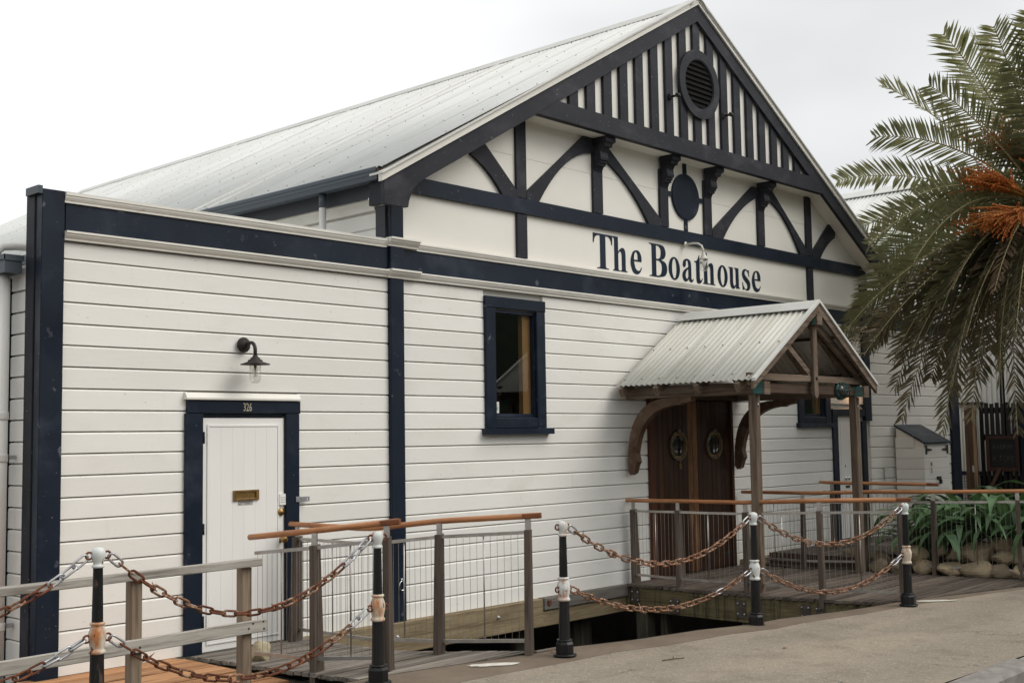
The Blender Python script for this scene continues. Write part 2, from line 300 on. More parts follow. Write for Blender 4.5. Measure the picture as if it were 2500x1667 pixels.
def lit():
    m = bpy.data.materials.new('lit_bulb'); m.use_nodes = True
    b = m.node_tree.nodes['Principled BSDF']
    b.inputs['Emission Color'].default_value = (1, .6, .3, 1); b.inputs['Emission Strength'].default_value = 6
    return m
M['lit'] = lit()
def asphalt(name, a, b, c):
    m = bpy.data.materials.new(name); m.use_nodes = True
    nt = m.node_tree; N, L = nt.nodes.new, nt.links.new
    bs = nt.nodes['Principled BSDF']; bs.inputs['Roughness'].default_value = 0.85
    bs.inputs['Specular IOR Level'].default_value = 0.3
    g = N('ShaderNodeNewGeometry')
    def nz(s, d=3.0, st=(1, 1, 1)):
        mp = N('ShaderNodeVectorMath'); mp.operation = 'MULTIPLY'; mp.inputs[1].default_value = st
        L(g.outputs['Position'], mp.inputs[0])
        n = N('ShaderNodeTexNoise'); n.inputs['Scale'].default_value = s; n.inputs['Detail'].default_value = d
        L(mp.outputs[0], n.inputs['Vector']); return n.outputs['Fac']
    def rp(f, lo, hi, t0=0, t1=1):
        r = N('ShaderNodeMapRange'); r.inputs['From Min'].default_value, r.inputs['From Max'].default_value = lo, hi
        r.inputs['To Min'].default_value, r.inputs['To Max'].default_value = t0, t1
        L(f, r.inputs['Value']); return r.outputs['Result']
    def mx(f, A, B):
        q = N('ShaderNodeMix'); q.data_type = 'RGBA'; L(f, q.inputs['Factor'])
        for k, v in (('A', A), ('B', B)):
            if isinstance(v, tuple): q.inputs[k].default_value = (*v, 1)
            else: L(v, q.inputs[k])
        return q.outputs['Result']
    col = mx(rp(nz(0.8, 5, (0.45, 1.5, 1)), 0.40, 0.60), a, b)
    col = mx(rp(nz(2.6, 6), 0.50, 0.66, 0, 0.55), col, c)
    col = mx(rp(nz(11, 4), 0.60, 0.70, 0, 0.40), col, tuple(x * 0.6 for x in c))             # small damp stains
    w = N('ShaderNodeTexVoronoi'); w.feature = 'DISTANCE_TO_EDGE'; w.inputs['Scale'].default_value = 0.62
    jit = N('ShaderNodeTexNoise'); jit.inputs['Scale'].default_value = 3.0; jit.inputs['Detail'].default_value = 5
    L(g.outputs['Position'], jit.inputs['Vector'])
    ja = N('ShaderNodeVectorMath'); ja.operation = 'MULTIPLY_ADD'; ja.inputs[1].default_value = (0.9, 0.9, 0); L(jit.outputs['Color'], ja.inputs[0]); L(g.outputs['Position'], ja.inputs[2])
    L(ja.outputs[0], w.inputs['Vector'])
    crack = N('ShaderNodeMath'); crack.operation = 'MULTIPLY'
    L(rp(w.outputs['Distance'], 0.0, 0.013, 1.0, 0.0), crack.inputs[0]); L(rp(nz(0.7, 2), 0.46, 0.56, 0, 0.9), crack.inputs[1])
    col = mx(crack.outputs[0], col, tuple(x * 0.35 for x in c))                               # hairline cracks
    v = N('ShaderNodeTexVoronoi'); v.inputs['Scale'].default_value = 95
    L(g.outputs['Position'], v.inputs['Vector'])
    sep = N('ShaderNodeSeparateColor'); L(v.outputs['Color'], sep.inputs[0])
    col = mx(rp(sep.outputs[0], 0.0, 1.0, 0.0, 0.40), col, tuple(x * 0.45 for x in a))      # dark binder between chips
    col = mx(rp(sep.outputs[1], 0.90, 0.97, 0.0, 0.5), col, (0.50, 0.46, 0.39))             # pale chips
    col = mx(rp(nz(200, 1), 0.60, 0.70, 0.0, 0.35), col, (0.48, 0.42, 0.34))
    L(col, bs.inputs['Base Color'])
    bp = N('ShaderNodeBump'); bp.inputs['Strength'].default_value = 0.8; bp.inputs['Distance'].default_value = 0.004
    L(v.outputs['Distance'], bp.inputs['Height']); L(bp.outputs['Normal'], bs.inputs['Normal'])
    return m
M['asphalt'] = asphalt('worn_brown_asphalt', (0.315, 0.262, 0.200), (0.245, 0.212, 0.168), (0.175, 0.145, 0.110))
M['road'] = asphalt('grey_road_asphalt', (0.11, 0.105, 0.098), (0.085, 0.082, 0.078), (0.07, 0.066, 0.062))

def glass(name, tint, rough=0.02, base=0.06):
    m = bpy.data.materials.new(name); m.use_nodes = True
    nt = m.node_tree; N, L = nt.nodes.new, nt.links.new
    nt.nodes.remove(nt.nodes['Principled BSDF'])
    lw = N('ShaderNodeLayerWeight'); lw.inputs['Blend'].default_value = 0.5
    pw = N('ShaderNodeMath'); pw.operation = 'POWER'; pw.inputs[1].default_value = 4.0
    L(lw.outputs['Facing'], pw.inputs[0])
    mth = N('ShaderNodeMath'); mth.operation = 'MULTIPLY_ADD'; mth.inputs[1].default_value = 0.75; mth.inputs[2].default_value = base
    tr = N('ShaderNodeBsdfTransparent'); tr.inputs['Color'].default_value = (*tint, 1)
    gl = N('ShaderNodeBsdfGlossy'); gl.inputs['Roughness'].default_value = rough
    mx = N('ShaderNodeMixShader')
    L(pw.outputs[0], mth.inputs[0]); L(mth.outputs[0], mx.inputs[0]); L(tr.outputs[0], mx.inputs[1]); L(gl.outputs[0], mx.inputs[2])
    L(mx.outputs[0], nt.nodes['Material Output'].inputs['Surface'])
    return m
M['glass'] = glass('window_glass', (0.85, 0.88, 0.86))
M['lamp_glass'] = glass('clear_lamp_glass', (0.92, 0.92, 0.90), 0.03, 0.10)

def water_mat():
    m = bpy.data.materials.new('dark_harbour_water'); m.use_nodes = True
    nt = m.node_tree; N, L = nt.nodes.new, nt.links.new
    b = nt.nodes['Principled BSDF']
    b.inputs['Base Color'].default_value = (0.006, 0.008, 0.008, 1)
    b.inputs['Roughness'].default_value = 0.08
    g = N('ShaderNodeNewGeometry')
    mp = N('ShaderNodeVectorMath'); mp.operation = 'MULTIPLY'; mp.inputs[1].default_value = (0.8, 2.2, 1)
    L(g.outputs['Position'], mp.inputs[0])
    n = N('ShaderNodeTexNoise'); n.inputs['Scale'].default_value = 5; n.inputs['Detail'].default_value = 4
    L(mp.outputs[0], n.inputs['Vector'])
    bp = N('ShaderNodeBump'); bp.inputs['Strength'].default_value = 0.6; bp.inputs['Distance'].default_value = 0.06
    L(n.outputs['Fac'], bp.inputs['Height']); L(bp.outputs['Normal'], b.inputs['Normal'])
    return m
M['water'] = water_mat()

# ------------------------------------------------------------------ mesh helpers
LOC = {}                                             # world position of every object origin
class MB:
    """Collects faces in world coordinates and links them as one mesh object."""
    def __init__(s): s.v, s.f, s.sm = [], [], []
    def add(s, vs, fs, smooth=False):
        o = len(s.v); s.v += [Vector(p) for p in vs]
        for f in fs: s.f.append([i + o for i in f]); s.sm.append(smooth)
        return s
    def box(s, a, b):
        (x0, y0, z0), (x1, y1, z1) = [tuple(min(a[i], b[i]) for i in range(3)), tuple(max(a[i], b[i]) for i in range(3))]
        return s.add([(x0, y0, z0), (x1, y0, z0), (x1, y1, z0), (x0, y1, z0), (x0, y0, z1), (x1, y0, z1), (x1, y1, z1), (x0, y1, z1)],
                     [(0, 3, 2, 1), (4, 5, 6, 7), (0, 1, 5, 4), (1, 2, 6, 5), (2, 3, 7, 6), (3, 0, 4, 7)])
    def bbox(s, a, b, r=0.006):
        """box with chamfered vertical/horizontal edges (on the long faces)"""
        lo = [min(a[i], b[i]) for i in range(3)]; hi = [max(a[i], b[i]) for i in range(3)]
        d = [hi[i] - lo[i] for i in range(3)]; k = d.index(max(d)); i, j = [q for q in range(3) if q != k]
        r = min(r, d[i] * .3, d[j] * .3)
        pr = [(lo[i] + r, lo[j]), (hi[i] - r, lo[j]), (hi[i], lo[j] + r), (hi[i], hi[j] - r), (hi[i] - r, hi[j]), (lo[i] + r, hi[j]), (lo[i], hi[j] - r), (lo[i], lo[j] + r)]
        vs = []
        for e in (lo[k], hi[k]):
            for p in pr:
                q = [0, 0, 0]; q[i], q[j], q[k] = p[0], p[1], e; vs.append(q)
        n = 8
        return s.add(vs, [tuple(range(n))[::-1], tuple(range(n, 2 * n))] + [(q, (q + 1) % n, n + (q + 1) % n, n + q) for q in range(n)])
    def prism(s, poly, fn, d0, d1, smooth=False):
        """poly: 2-D outline, fn(u, v, d) -> 3-D point; caps tessellated so concave outlines work"""
        n = len(poly)
        vs = [fn(u, v, d0) for u, v in poly] + [fn(u, v, d1) for u, v in poly]
        tr = tessellate_polygon([[Vector((u, v, 0)) for u, v in poly]])
        fs = [tuple(t) for t in tr] + [tuple(q + n for q in t)[::-1] for t in tr]
        s.add(vs, fs); o = len(s.v) - 2 * n
        for i in range(n):
            s.f.append([o + i, o + (i + 1) % n, o + n + (i + 1) % n, o + n + i]); s.sm.append(smooth)
        return s
    def xz(s, poly, y0, y1): return s.prism(poly, lambda u, v, d: (u, d, v), y0, y1)
    def yz(s, poly, x0, x1): return s.prism(poly, lambda u, v, d: (d, u, v), x0, x1)
    def xy(s, poly, z0, z1): return s.prism(poly, lambda u, v, d: (u, v, d), z0, z1)
    def beam(s, p0, p1, w, h, up=(0, 0, 1), r=0.0):
        p0, p1 = Vector(p0), Vector(p1); t = (p1 - p0).normalized(); sd = t.cross(Vector(up)).normalized(); u = sd.cross(t)
        c = [(-w / 2, -h / 2), (w / 2, -h / 2), (w / 2, h / 2), (-w / 2, h / 2)]
        if r:
            c = [(-w / 2 + r, -h / 2), (w / 2 - r, -h / 2), (w / 2, -h / 2 + r), (w / 2, h / 2 - r), (w / 2 - r, h / 2), (-w / 2 + r, h / 2), (-w / 2, h / 2 - r), (-w / 2, -h / 2 + r)]
        n = len(c)
        vs = [p + sd * a + u * b for p in (p0, p1) for a, b in c]
        return s.add(vs, [tuple(range(n)), tuple(range(n, 2 * n))[::-1]] + [(i, n + i, n + (i + 1) % n, (i + 1) % n) for i in range(n)])
    def tube(s, pts, r, n=8, caps=True, squash=1.0):
        pts = [Vector(p) for p in pts]; m = len(pts); rs = r if isinstance(r, (list, tuple)) else [r] * m
        prev = None; vs = []
        for i, p in enumerate(pts):
            t = (pts[min(i + 1, m - 1)] - pts[max(i - 1, 0)]).normalized()
            if prev is None:
                prev = Vector((0, 0, 1)) if abs(t.z) < 0.9 else Vector((1, 0, 0))
            u = (prev - t * prev.dot(t)).normalized(); w = t.cross(u); prev = u
            vs += [p + (w * math.cos(2 * PI * k / n) + u * squash * math.sin(2 * PI * k / n)) * rs[i] for k in range(n)]
        fs = [(i * n + k, i * n + (k + 1) % n, (i + 1) * n + (k + 1) % n, (i + 1) * n + k) for i in range(m - 1) for k in range(n)]
        s.add(vs, fs, True)
        if caps:
            o = len(s.v) - m * n
            s.f += [[o + k for k in range(n)][::-1], [o + (m - 1) * n + k for k in range(n)]]; s.sm += [False, False]
        return s
    def lathe(s, base, prof, n=16, axis=(0, 0, 1), smooth=True):
        """prof: (radius, height) pairs along the axis"""
        a = Vector(axis).normalized(); u = a.orthogonal().normalized(); w = a.cross(u); b = Vector(base); vs = []
        for r, h in prof: vs += [b + a * h + (u * math.cos(2 * PI * k / n) + w * math.sin(2 * PI * k / n)) * r for k in range(n)]
        m = len(prof)
        s.add(vs, [(i * n + k, i * n + (k + 1) % n, (i + 1) * n + (k + 1) % n, (i + 1) * n + k) for i in range(m - 1) for k in range(n)], smooth)
        o = len(s.v) - m * n
        s.f += [[o + k for k in range(n)][::-1], [o + (m - 1) * n + k for k in range(n)]]; s.sm += [False, False]
        return s
    def ball(s, c, r, n=10, sq=(1, 1, 1)):
        prof = [(math.sin(PI * i / n) * 1.0, -math.cos(PI * i / n)) for i in range(n + 1)]; vs = []
        k2 = n + 2
        for rr, h in prof: vs += [(c[0] + r * sq[0] * max(rr, 1e-3) * math.cos(2 * PI * k / k2), c[1] + r * sq[1] * max(rr, 1e-3) * math.sin(2 * PI * k / k2), c[2] + r * sq[2] * h) for k in range(k2)]
        return s.add(vs, [(i * k2 + k, i * k2 + (k + 1) % k2, (i + 1) * k2 + (k + 1) % k2, (i + 1) * k2 + k) for i in range(n) for k in range(k2)], True)
    def mesh(s, name, origin=(0, 0, 0)):
        o = Vector(origin)
        me = bpy.data.meshes.new(name)
        me.from_pydata([v - o for v in s.v], [], s.f)
        me.polygons.foreach_set('use_smooth', s.sm)
        bm = bmesh.new(); bm.from_mesh(me); bmesh.ops.recalc_face_normals(bm, faces=bm.faces); bm.to_mesh(me); bm.free()
        return me
    def build(s, name, mat, parent=None, origin=None):
        o = Vector(LOC[parent.name]) if parent is not None else Vector(origin or (0, 0, 0))
        me = s.mesh(name, o); me.materials.append(mat)
        ob = bpy.data.objects.new(name, me); COL.objects.link(ob)
        if parent is not None: ob.parent = parent
        else: ob.location = o
        LOC[ob.name] = tuple(o)
        return ob
def tag(o, label=None, cat=None, group=None, kind=None):
    for k, v in (('label', label), ('category', cat), ('group', group), ('kind', kind)):
        if v: o[k] = v
    return o
def thing(name, label, cat, loc=(0, 0, 0), group=None):
    o = bpy.data.objects.new(name, None); o.empty_display_size = 0.2
    COL.objects.link(o); o.location = loc; LOC[o.name] = tuple(loc)
    return tag(o, label, cat, group)
def inst(name, me, parent, mw):
    """another object sharing a mesh, placed by a world matrix under its parent"""
    ob = bpy.data.objects.new(name, me); COL.objects.link(ob)
    off = Vector(LOC[parent.name]) if parent is not None else Vector((0, 0, 0))
    if parent is not None: ob.parent = parent
    ob.matrix_local = Matrix.Translation(-off) @ mw
    LOC[ob.name] = tuple(mw.translation)
    return ob
def stuff(o): o['kind'] = 'stuff'; return o
def struct(o): o['kind'] = 'structure'; return o
def frame_m(p, t, up=(0, 0, 1)):
    """matrix whose X axis runs along t"""
    t = Vector(t).normalized(); y = Vector(up).cross(t)
    y = y.normalized() if y.length > 1e-5 else t.orthogonal().normalized(); z = t.cross(y)
    m = Matrix((t, y, z)).transposed().to_4x4(); m.translation = Vector(p); return m
def lerp(a, b, t): return a + (b - a) * t
def interp(tab, x):
    if x <= tab[0][0]: return tab[0][1]
    for (x0, y0), (x1, y1) in zip(tab, tab[1:]):
        if x <= x1: return lerp(y0, y1, (x - x0) / (x1 - x0))
    return tab[-1][1]
FY = 8.7                                             # face of the weatherboards
# ------------------------------------------------------------------ ground, water, road
def PZ(x):                                           # the footpath falls gently to the right
    x = max(-12.0, min(18.0, x)); return 0.17 - 0.0155 * x
EDGE = [(-12, 6.85), (-4, 6.70), (3, 6.42), (5.39, 6.38), (5.92, 6.36), (6.83, 6.21), (7.35, 6.19), (7.91, 6.05), (8.71, 5.95), (9.23, 5.80), (9.77, 5.77),
        (10.56, 5.61), (11.55, 5.50), (11.90, 5.45), (13.80, 5.05), (16, 4.62), (30, 3.9)]
KERB = [(-12, 3.30), (30, 3.12)]
def strip_sheet(name, fa, fb, xs, dz, mat, cuts=6):
    """ground sheet between the lines Y = fa(x) and Y = fb(x)"""
    b = MB(); vs = []; n = cuts + 1
    for x in xs:
        for k in range(n):
            y = lerp(fa(x), fb(x), k / cuts); vs.append((x, y, PZ(x) + dz))
    fs = [(i * n + k, (i + 1) * n + k, (i + 1) * n + k + 1, i * n + k + 1) for i in range(len(xs) - 1) for k in range(cuts)]
    b.add(vs, fs)
    return struct(b.build(name, mat))
edge = lambda x: interp(EDGE, x)
kerb = lambda x: interp(KERB, x)
def inner(x): return edge(x) - interp([(-12, .45), (5, .62), (6.84, .42), (8.5, .34), (10, .26), (12, .20), (13, .12), (30, .12)], x)
XS = sorted(set([-12 + 0.5 * i for i in range(85)] + [p[0] for p in EDGE]))
path = strip_sheet('footpath', lambda x: kerb(x) + 0.20, inner, XS, 0.0, M['asphalt'])
random.seed(3)
WOB = {x: random.uniform(-.012, .012) for x in XS}
edging = strip_sheet('footpath_edging', inner, lambda x: edge(x) + WOB.get(x, 0), XS, 0.0015, M['concrete'], 3)
b = MB()                                             # face of the sea wall under the path edge
for x0, x1 in zip(XS, XS[1:]):
    if x1 <= 13.9:
        b.add([(x0, edge(x0) + WOB[x0], PZ(x0) + .005), (x1, edge(x1) + WOB[x1], PZ(x1) + .005), (x1, edge(x1) - .02, -1.8), (x0, edge(x0) - .02, -1.8)], [(0, 1, 2, 3)])
b.box((13.9, 5.0, -1.8), (14.0, 8.6, -.06))
b.box((1.0, 11.5, -1.8), (20, 11.7, -.02)); b.box((1.0, 7.0, -1.8), (1.2, 11.5, -.06)); b.box((20, 8.8, -1.8), (20.2, 11.6, -.06))  # added bulkheads under the buildings to keep light off the water
struct(b.build('sea_wall_and_light_screens', M['sea_wall_and_light_screens']))
b = MB().add([(-120, 2.95, -.02), (120, 2.95, -.02), (120, -34, .3), (-120, -34, .3)], [(0, 1, 2, 3)])
b2 = MB()
vs = [(x, y, PZ(x) - .13) for x in XS for y in (kerb(x) - .02, -7.5)]
b2.add(vs, [(2 * i, 2 * i + 1, 2 * i + 3, 2 * i + 2) for i in range(len(XS) - 1)])
struct(b2.build('road', M['road']))
struct(MB().add([(-220, -7.5, -.2), (220, -7.5, -.2), (220, -40, 1.0), (-220, -40, 1.0)], [(0, 3, 2, 1)]).build('verge', M['soil']))
kerb_root = struct(MB().box((-13, 3.02, -.6), (-12.5, 3.2, -.3)).build('kerb', M['kerb']))
for i in range(22):                                  # kerb stones, each a block with a rounded nose
    x0 = -12 + i * 1.4; x1 = x0 + 1.385; z = PZ((x0 + x1) / 2)
    y0 = kerb(x0)
    p = [(y0, z - .3), (y0, z - .03), (y0 + .03, z - .005), (y0 + .185, z + .004), (y0 + .185, z - .3)]
    MB().yz(p, x0, x1).build('kerb_stone', M['kerb'], kerb_root)
struct(MB().add([(-400, 4, -1.55), (400, 4, -1.55), (400, 500, -1.55), (-400, 500, -1.55)], [(0, 1, 2, 3)]).build('water', M['water']))
# wooded hillside across the road: what the panes of the boathouse mirror
hb = MB(); hv = []; random.seed(11)
HX = [-160 + 10 * i for i in range(33)]
for j, (y, h) in enumerate(((-40, .5), (-44, 5), (-50, 9), (-60, 13), (-80, 19), (-110, 24))):
    for x in HX: hv.append((x, y + random.uniform(-2, 2), h * (1 + .18 * math.sin(x * .05 + j)) + random.uniform(-.9, .9) * (j > 0)))
hb.add(hv, [(j * 33 + i, j * 33 + i + 1, (j + 1) * 33 + i + 1, (j + 1) * 33 + i) for j in range(5) for i in range(32)], True)
struct(hb.build('hillside', M['hill']))
# garden bed on the right of the porch, and firm ground under the far buildings
gv = []
for i in range(13):
    for j in range(9):
        x = 14.0 + i * .75; y = 4.9 + j * .47
        h = -.03 + .26 * min(1, max(0, (x - 14.2) / 1.2)) * min(1, max(0, 1.1 - abs(y - 6.0) / 2.4)) + .02 * math.sin(5 * x + 3 * y)
        gv.append((x, min(y, 8.62), h))
struct(MB().add(gv, [(i * 9 + j, (i + 1) * 9 + j, (i + 1) * 9 + j + 1, i * 9 + j + 1) for i in range(12) for j in range(8)], True).build('garden_bed', M['soil']))
struct(MB().add([(20.6, 3.9, -.03), (90, 3.9, -.03), (90, 60, -.03), (20.6, 60, -.03)], [(0, 1, 2, 3)]).build('yard_ground', M['asphalt']))

# ------------------------------------------------------------------ decks (setting; every board a part)
def plank_deck(name, mat, rows, zf, thick=.03, gap=.018):
    """rows: (y0, y1, x0(y), x1(y)); boards run along X"""
    root = None
    for (y0, y1, fa, fb) in rows:
        ya, yb = y0 + gap / 2, y1 - gap / 2
        b = MB(); j = random.uniform(-.0035, .0035); r = .002
        xa0, xa1, xb0, xb1 = fa(ya), fa(yb), fb(ya), fb(yb)
        q = []
        for (x0, x1) in ((xa0, xa1), (xb0, xb1)):
            z0, z1 = zf(x0, ya) + j, zf(x1, yb) + j
            q += [(x0, ya, z0 - thick), (x0, ya, z0 - r), (x0, ya + r, z0), (x1, yb - r, z1), (x1, yb, z1 - r), (x1, yb, z1 - thick)]
        b.add(q, [(0, 1, 2, 3, 4, 5), (11, 10, 9, 8, 7, 6)] + [(i, 6 + i, 6 + (i + 1) % 6, (i + 1) % 6) for i in range(6)])
        if root is None: root = ob = struct(b.build(name, mat))
        else: ob = b.build('deck_board', mat, root)
    return root
random.seed(5)
# grey ramp to the small white door
def ramp_z(x, y): return interp([(6.2, .080), (7.1, .045), (8.66, -.012)], y)
def ramp_l(y): return interp([(6.30, 5.52), (6.4, 5.40), (7.0, 5.40), (8.7, 5.42)], y)
def ramp_r(y): return interp([(6.18, 6.94), (6.34, 6.86), (6.87, 6.60), (7.13, 6.46), (8.26, 6.47), (8.7, 6.58)], y)
rows = []; y = 6.20
while y < 8.60:
    def fa(yy): return max(ramp_l(yy), 5.40)
    def fb(yy): return ramp_r(yy)
    if y < 6.40:                                     # the first boards are cut along the path edge
        def fa(yy):
            for k in range(200):
                x = 5.40 + k * .01
                if edge(x) + .012 < yy: return x
            return 7.0
    if fb(y + .045) - fa(y + .045) > .1: rows.append((y, y + .093, fa, fb))
    y += .093
plank_deck('ramp_deck', M['deck_grey'], rows, ramp_z)
# new orange deck before the annex
rows = []; y = 7.26
while y < 8.62:
    rows.append((y, y + .136, lambda yy: 1.6, lambda yy: 5.33 - .0 * yy)); y += .136
plank_deck('timber_deck', M['deck_new'], rows, lambda x, y: -.018 + .0 * x)
b = MB().box((1.6, 7.225, -.20), (5.33, 7.257, -.02)).box((5.335, 7.23, -.19), (5.365, 8.62, -.022))
struct(b.build('deck_fascia', M['deck_new']))
# brown porch deck
def pd_l(y): return interp([(5.46, 11.58), (6.16, 11.28), (7.0, 11.17), (8.7, 11.18)], y)
def pd_r(y): return interp([(5.05, 14.22), (6.15, 13.98), (7.0, 13.97), (7.7, 13.72), (8.7, 13.72)], y)
rows = []; y = 5.02
while y < 8.62:
    def fa(yy):
        if yy > 5.47: return pd_l(yy)
        for k in range(320):
            x = 11.5 + k * .01
            if edge(x) + .010 < yy: return x
        return 14.6
    if pd_r(y + .04) - fa(y + .04) > .1: rows.append((y, y + .088, fa, pd_r))
    y += .088
def pd_z(x, y): return interp([(5.0, -.030), (5.5, -.008), (6.2, 0), (9, 0)], y)
plank_deck('porch_deck', M['deck_brown'], rows, pd_z, gap=.024)
# joists and beams that carry the decks, and the piles in the water
frame = struct(MB().box((5.45, 7.0, -.16), (5.50, 8.6, -.05)).build('deck_frame', M['pile']))
b = MB(); pl = [(11.205, 8.64), (11.195, 7.0), (11.305, 6.18), (11.60, 5.52)]
for (a, c) in zip(pl, pl[1:]):
    dx, dy = c[0] - a[0], c[1] - a[1]; l = math.hypot(dx, dy); nx, ny = -dy / l * .07, dx / l * .07
    zb = [-.30 if p[1] > 6.9 else -.26 for p in (a, c)]
    b.add([(a[0], a[1], -.036), (c[0], c[1], -.036), (c[0] + nx, c[1] + ny, -.036), (a[0] + nx, a[1] + ny, -.036),
           (a[0], a[1], zb[0]), (c[0], c[1], zb[1]), (c[0] + nx, c[1] + ny, zb[1]), (a[0] + nx, a[1] + ny, zb[0])],
          [(0, 1, 2, 3), (7, 6, 5, 4), (0, 4, 5, 1), (1, 5, 6, 2), (2, 6, 7, 3), (3, 7, 4, 0)])
b.build('edge_beam', M['bearer_y'], frame)
for (x, y, w) in ((11.30, 8.44, .16), (11.48, 8.28, .10), (11.32, 7.0, .2), (6.9, 7.4, .12), (6.95, 6.75, .09), (7.15, 6.45, .08)):
    MB().bbox((x - w / 2, y - w / 2, -1.8), (x + w / 2, y + w / 2, -.31 if x > 11 else -.12), .01).build('pile', M['pile'], frame)
for x in (8.3, 9.9, 10.9): MB().lathe((x, 9.1, -1.8), [(.15, 0), (.14, 1.45)], 12).build('pile', M['pile'], frame)
b = MB()
for y in (7.2, 7.9): b.box((5.5, y, -.15), (6.42, y + .05, -.05))
for x in (12.0, 12.7, 13.4): b.box((x, 5.6, -.2), (x + .05, 8.6, -.04))
stuff(b.build('joists', M['pile'], frame))
b = MB()                                              # dark cut ends along the left side of the ramp
b.box((5.368, 6.66, -.12), (5.394, 8.60, -.035))
b.build('fascia_board', M['dark_wood_x'], frame)
def plate(c, n, w, h):
    """steel fixing plate with four bolts on the porch deck beam; n is the outward direction"""
    n = Vector(n).normalized(); t = Vector((0, 0, 1)).cross(n); c = Vector(c)
    m = MB(); m.beam(c - t * w / 2, c + t * w / 2, .008, h, (0, 0, 1))
    p = m.build('fixing_plate', M['plate_steel'], frame)
    q = MB()
    for a in (-.36, .36):
        for z in (-.3, .3):
            q.lathe(c + t * w * a + Vector((0, 0, z * h)) + n * .004, [(.012, 0), (.012, .008), (.005, .012)], 6, n)
    q.build('bolts', M['galv'], p)
plate((11.195, 8.50, -.13), (-1, 0, 0), .11, .15); plate((11.19, 7.95, -.20), (-1, 0, 0), .13, .17); plate((11.188, 7.08, -.16), (-1, 0, 0), .11, .18)
plate((11.27, 6.36, -.14), (-1, -.13, 0), .10, .15); plate((11.29, 6.22, -.14), (-1, -.13, 0), .05, .14)
# raised landing before the second white door
land = struct(MB().box((14.35, 7.18, .09), (17.5, 7.28, .115)).build('landing', M['deck_brown']))
for k in range(1, 13): MB().box((14.35, 7.18 + k * .107, .09), (17.5, 7.28 + k * .107, .115 + random.uniform(-.002, .002))).build('deck_board', M['deck_brown'], land)
MB().box((14.35, 7.14, -.10), (17.5, 7.176, .112)).build('fascia_board', M['dark_wood_x'], land)
MB().box((14.32, 7.14, -.10), (14.347, 8.6, .112)).build('fascia_board', M['dark_wood_x'], land)
# worn white paint patches on the edging
def patch(px, py, rx, ry, rot, seed, label):
    random.seed(seed); pts = []
    for i in range(26):
        a = 2 * PI * i / 26; r = 1 + random.uniform(-.12, .12)
        x = rx * r * math.cos(a); y = ry * r * math.sin(a)
        pts.append((px + x * math.cos(rot) - y * math.sin(rot), py + x * math.sin(rot) + y * math.cos(rot)))
    z = PZ(px)
    b = MB(); b.prism(pts, lambda u, v, d: (u, v, PZ(u) + d), .006, .010)
    tag(b.build('paint_patch', M['line_white'], None, (px, py, z)), label, 'paint mark')
patch(6.33, 6.095, .19, .055, -.55, 1, 'worn white paint patch on the path edging before the grey ramp')
patch(11.92, 5.25, .21, .05, -.62, 2, 'small white paint patch on the path beside the farthest bollard')
# ------------------------------------------------------------------ boathouse: main hall with the gable
CX = 12.68                                           # centre line of the gable
GY = 8.46                                            # plane of the projecting gable boards
BOARD_Z = [3.131 - .1657 * k for k in range(20)]     # bottom edges of the weatherboards
hall = thing('boathouse', 'big white weatherboard hall with navy timbered gable and painted name', 'building', (CX, FY, 0))
annex = thing('annex', 'low white weatherboard annex at left with plain parapet and numbered door', 'building', (6, FY, 0))
wing = thing('side_wing', 'low white weatherboard wing in the shade behind the palm', 'building', (19, FY, 0))

def wboard(parent, x0, x1, z0, z1, axis='x', at=FY, out=-1, name='weatherboard', mat=None):
    """one bevelled weatherboard: flat face, sloping top lip, shadow gap above"""
    e = random.uniform(-.0012, .0012); t = .020 + e
    h = z1 - z0
    pr = [(0.034, z0 + .001), (-t, z0 + .001), (-t, z1 - .022), (-.009, z1 - .010), (.026, z1 - .0095), (.026, z1 - .001), (.034, z1 - .001)]
    b = MB()
    if axis == 'x': b.prism(pr, lambda u, v, d: (d, at + (u + .02) * (-out), v), x0 + .0008, x1 - .0008)
    else: b.prism(pr, lambda u, v, d: (at + (u + .02) * (-out), d, v), x0 + .0008, x1 - .0008)
    return b.build(name, mat or M['white'], parent)
def clad(parent, x0, x1, holes, zs, ztop, zmin=-.02, joints=()):
    for k, zb in enumerate(zs):
        zt = ztop if k == 0 else zs[k - 1]
        if zb < zmin - .02: continue
        segs = [(x0, x1)]
        for (a, c, lo, hi) in holes:
            if min(zt, hi) - max(zb, lo) > .25 * (zt - zb):
                ns = []
                for s in segs:
                    if c <= s[0] or a >= s[1]: ns.append(s); continue
                    if a > s[0]: ns.append((s[0], a))
                    if c < s[1]: ns.append((c, s[1]))
                segs = ns
        for s in segs:
            cut = [s[0]] + [j for j in (joints[k % len(joints)] if joints else ()) if s[0] + .3 < j < s[1] - .3] + [s[1]]
            for a, c in zip(cut, cut[1:]):
                if c - a > .02: wboard(parent, a, c, zb, zt)
def backing(parent, x0, x1, z0, z1, holes, y0=FY + .036, y1=FY + .10, name='wall', mat=None):
    """wall behind the boards, open where windows and doors are"""
    xs = sorted(set([x0, x1] + [h[0] for h in holes] + [h[1] for h in holes])); b = MB()
    for a, c in zip(xs, xs[1:]):
        zs = [(z0, z1)]
        for (ha, hc, lo, hi) in holes:
            if ha <= a + 1e-6 and hc >= c - 1e-6:
                zs = [p for q in zs for p in ((q[0], min(q[1], lo)), (max(q[0], hi), q[1])) if p[1] - p[0] > 1e-4]
        for q in zs: b.box((a, y0, q[0]), (c, y1, q[1]))
    return b.build(name, mat or M['white_smooth'], parent)
random.seed(21)
H_WIN1 = (8.955, 9.898, 1.805, 3.19); H_DD = (11.78, 13.615, -.1, 2.20); H_WIN2 = (15.385, 16.32, 1.85, 2.66); H_D2 = (16.375, 17.43, -.1, 2.055)
H_D1 = (5.425, 6.555, -.1, 2.115)
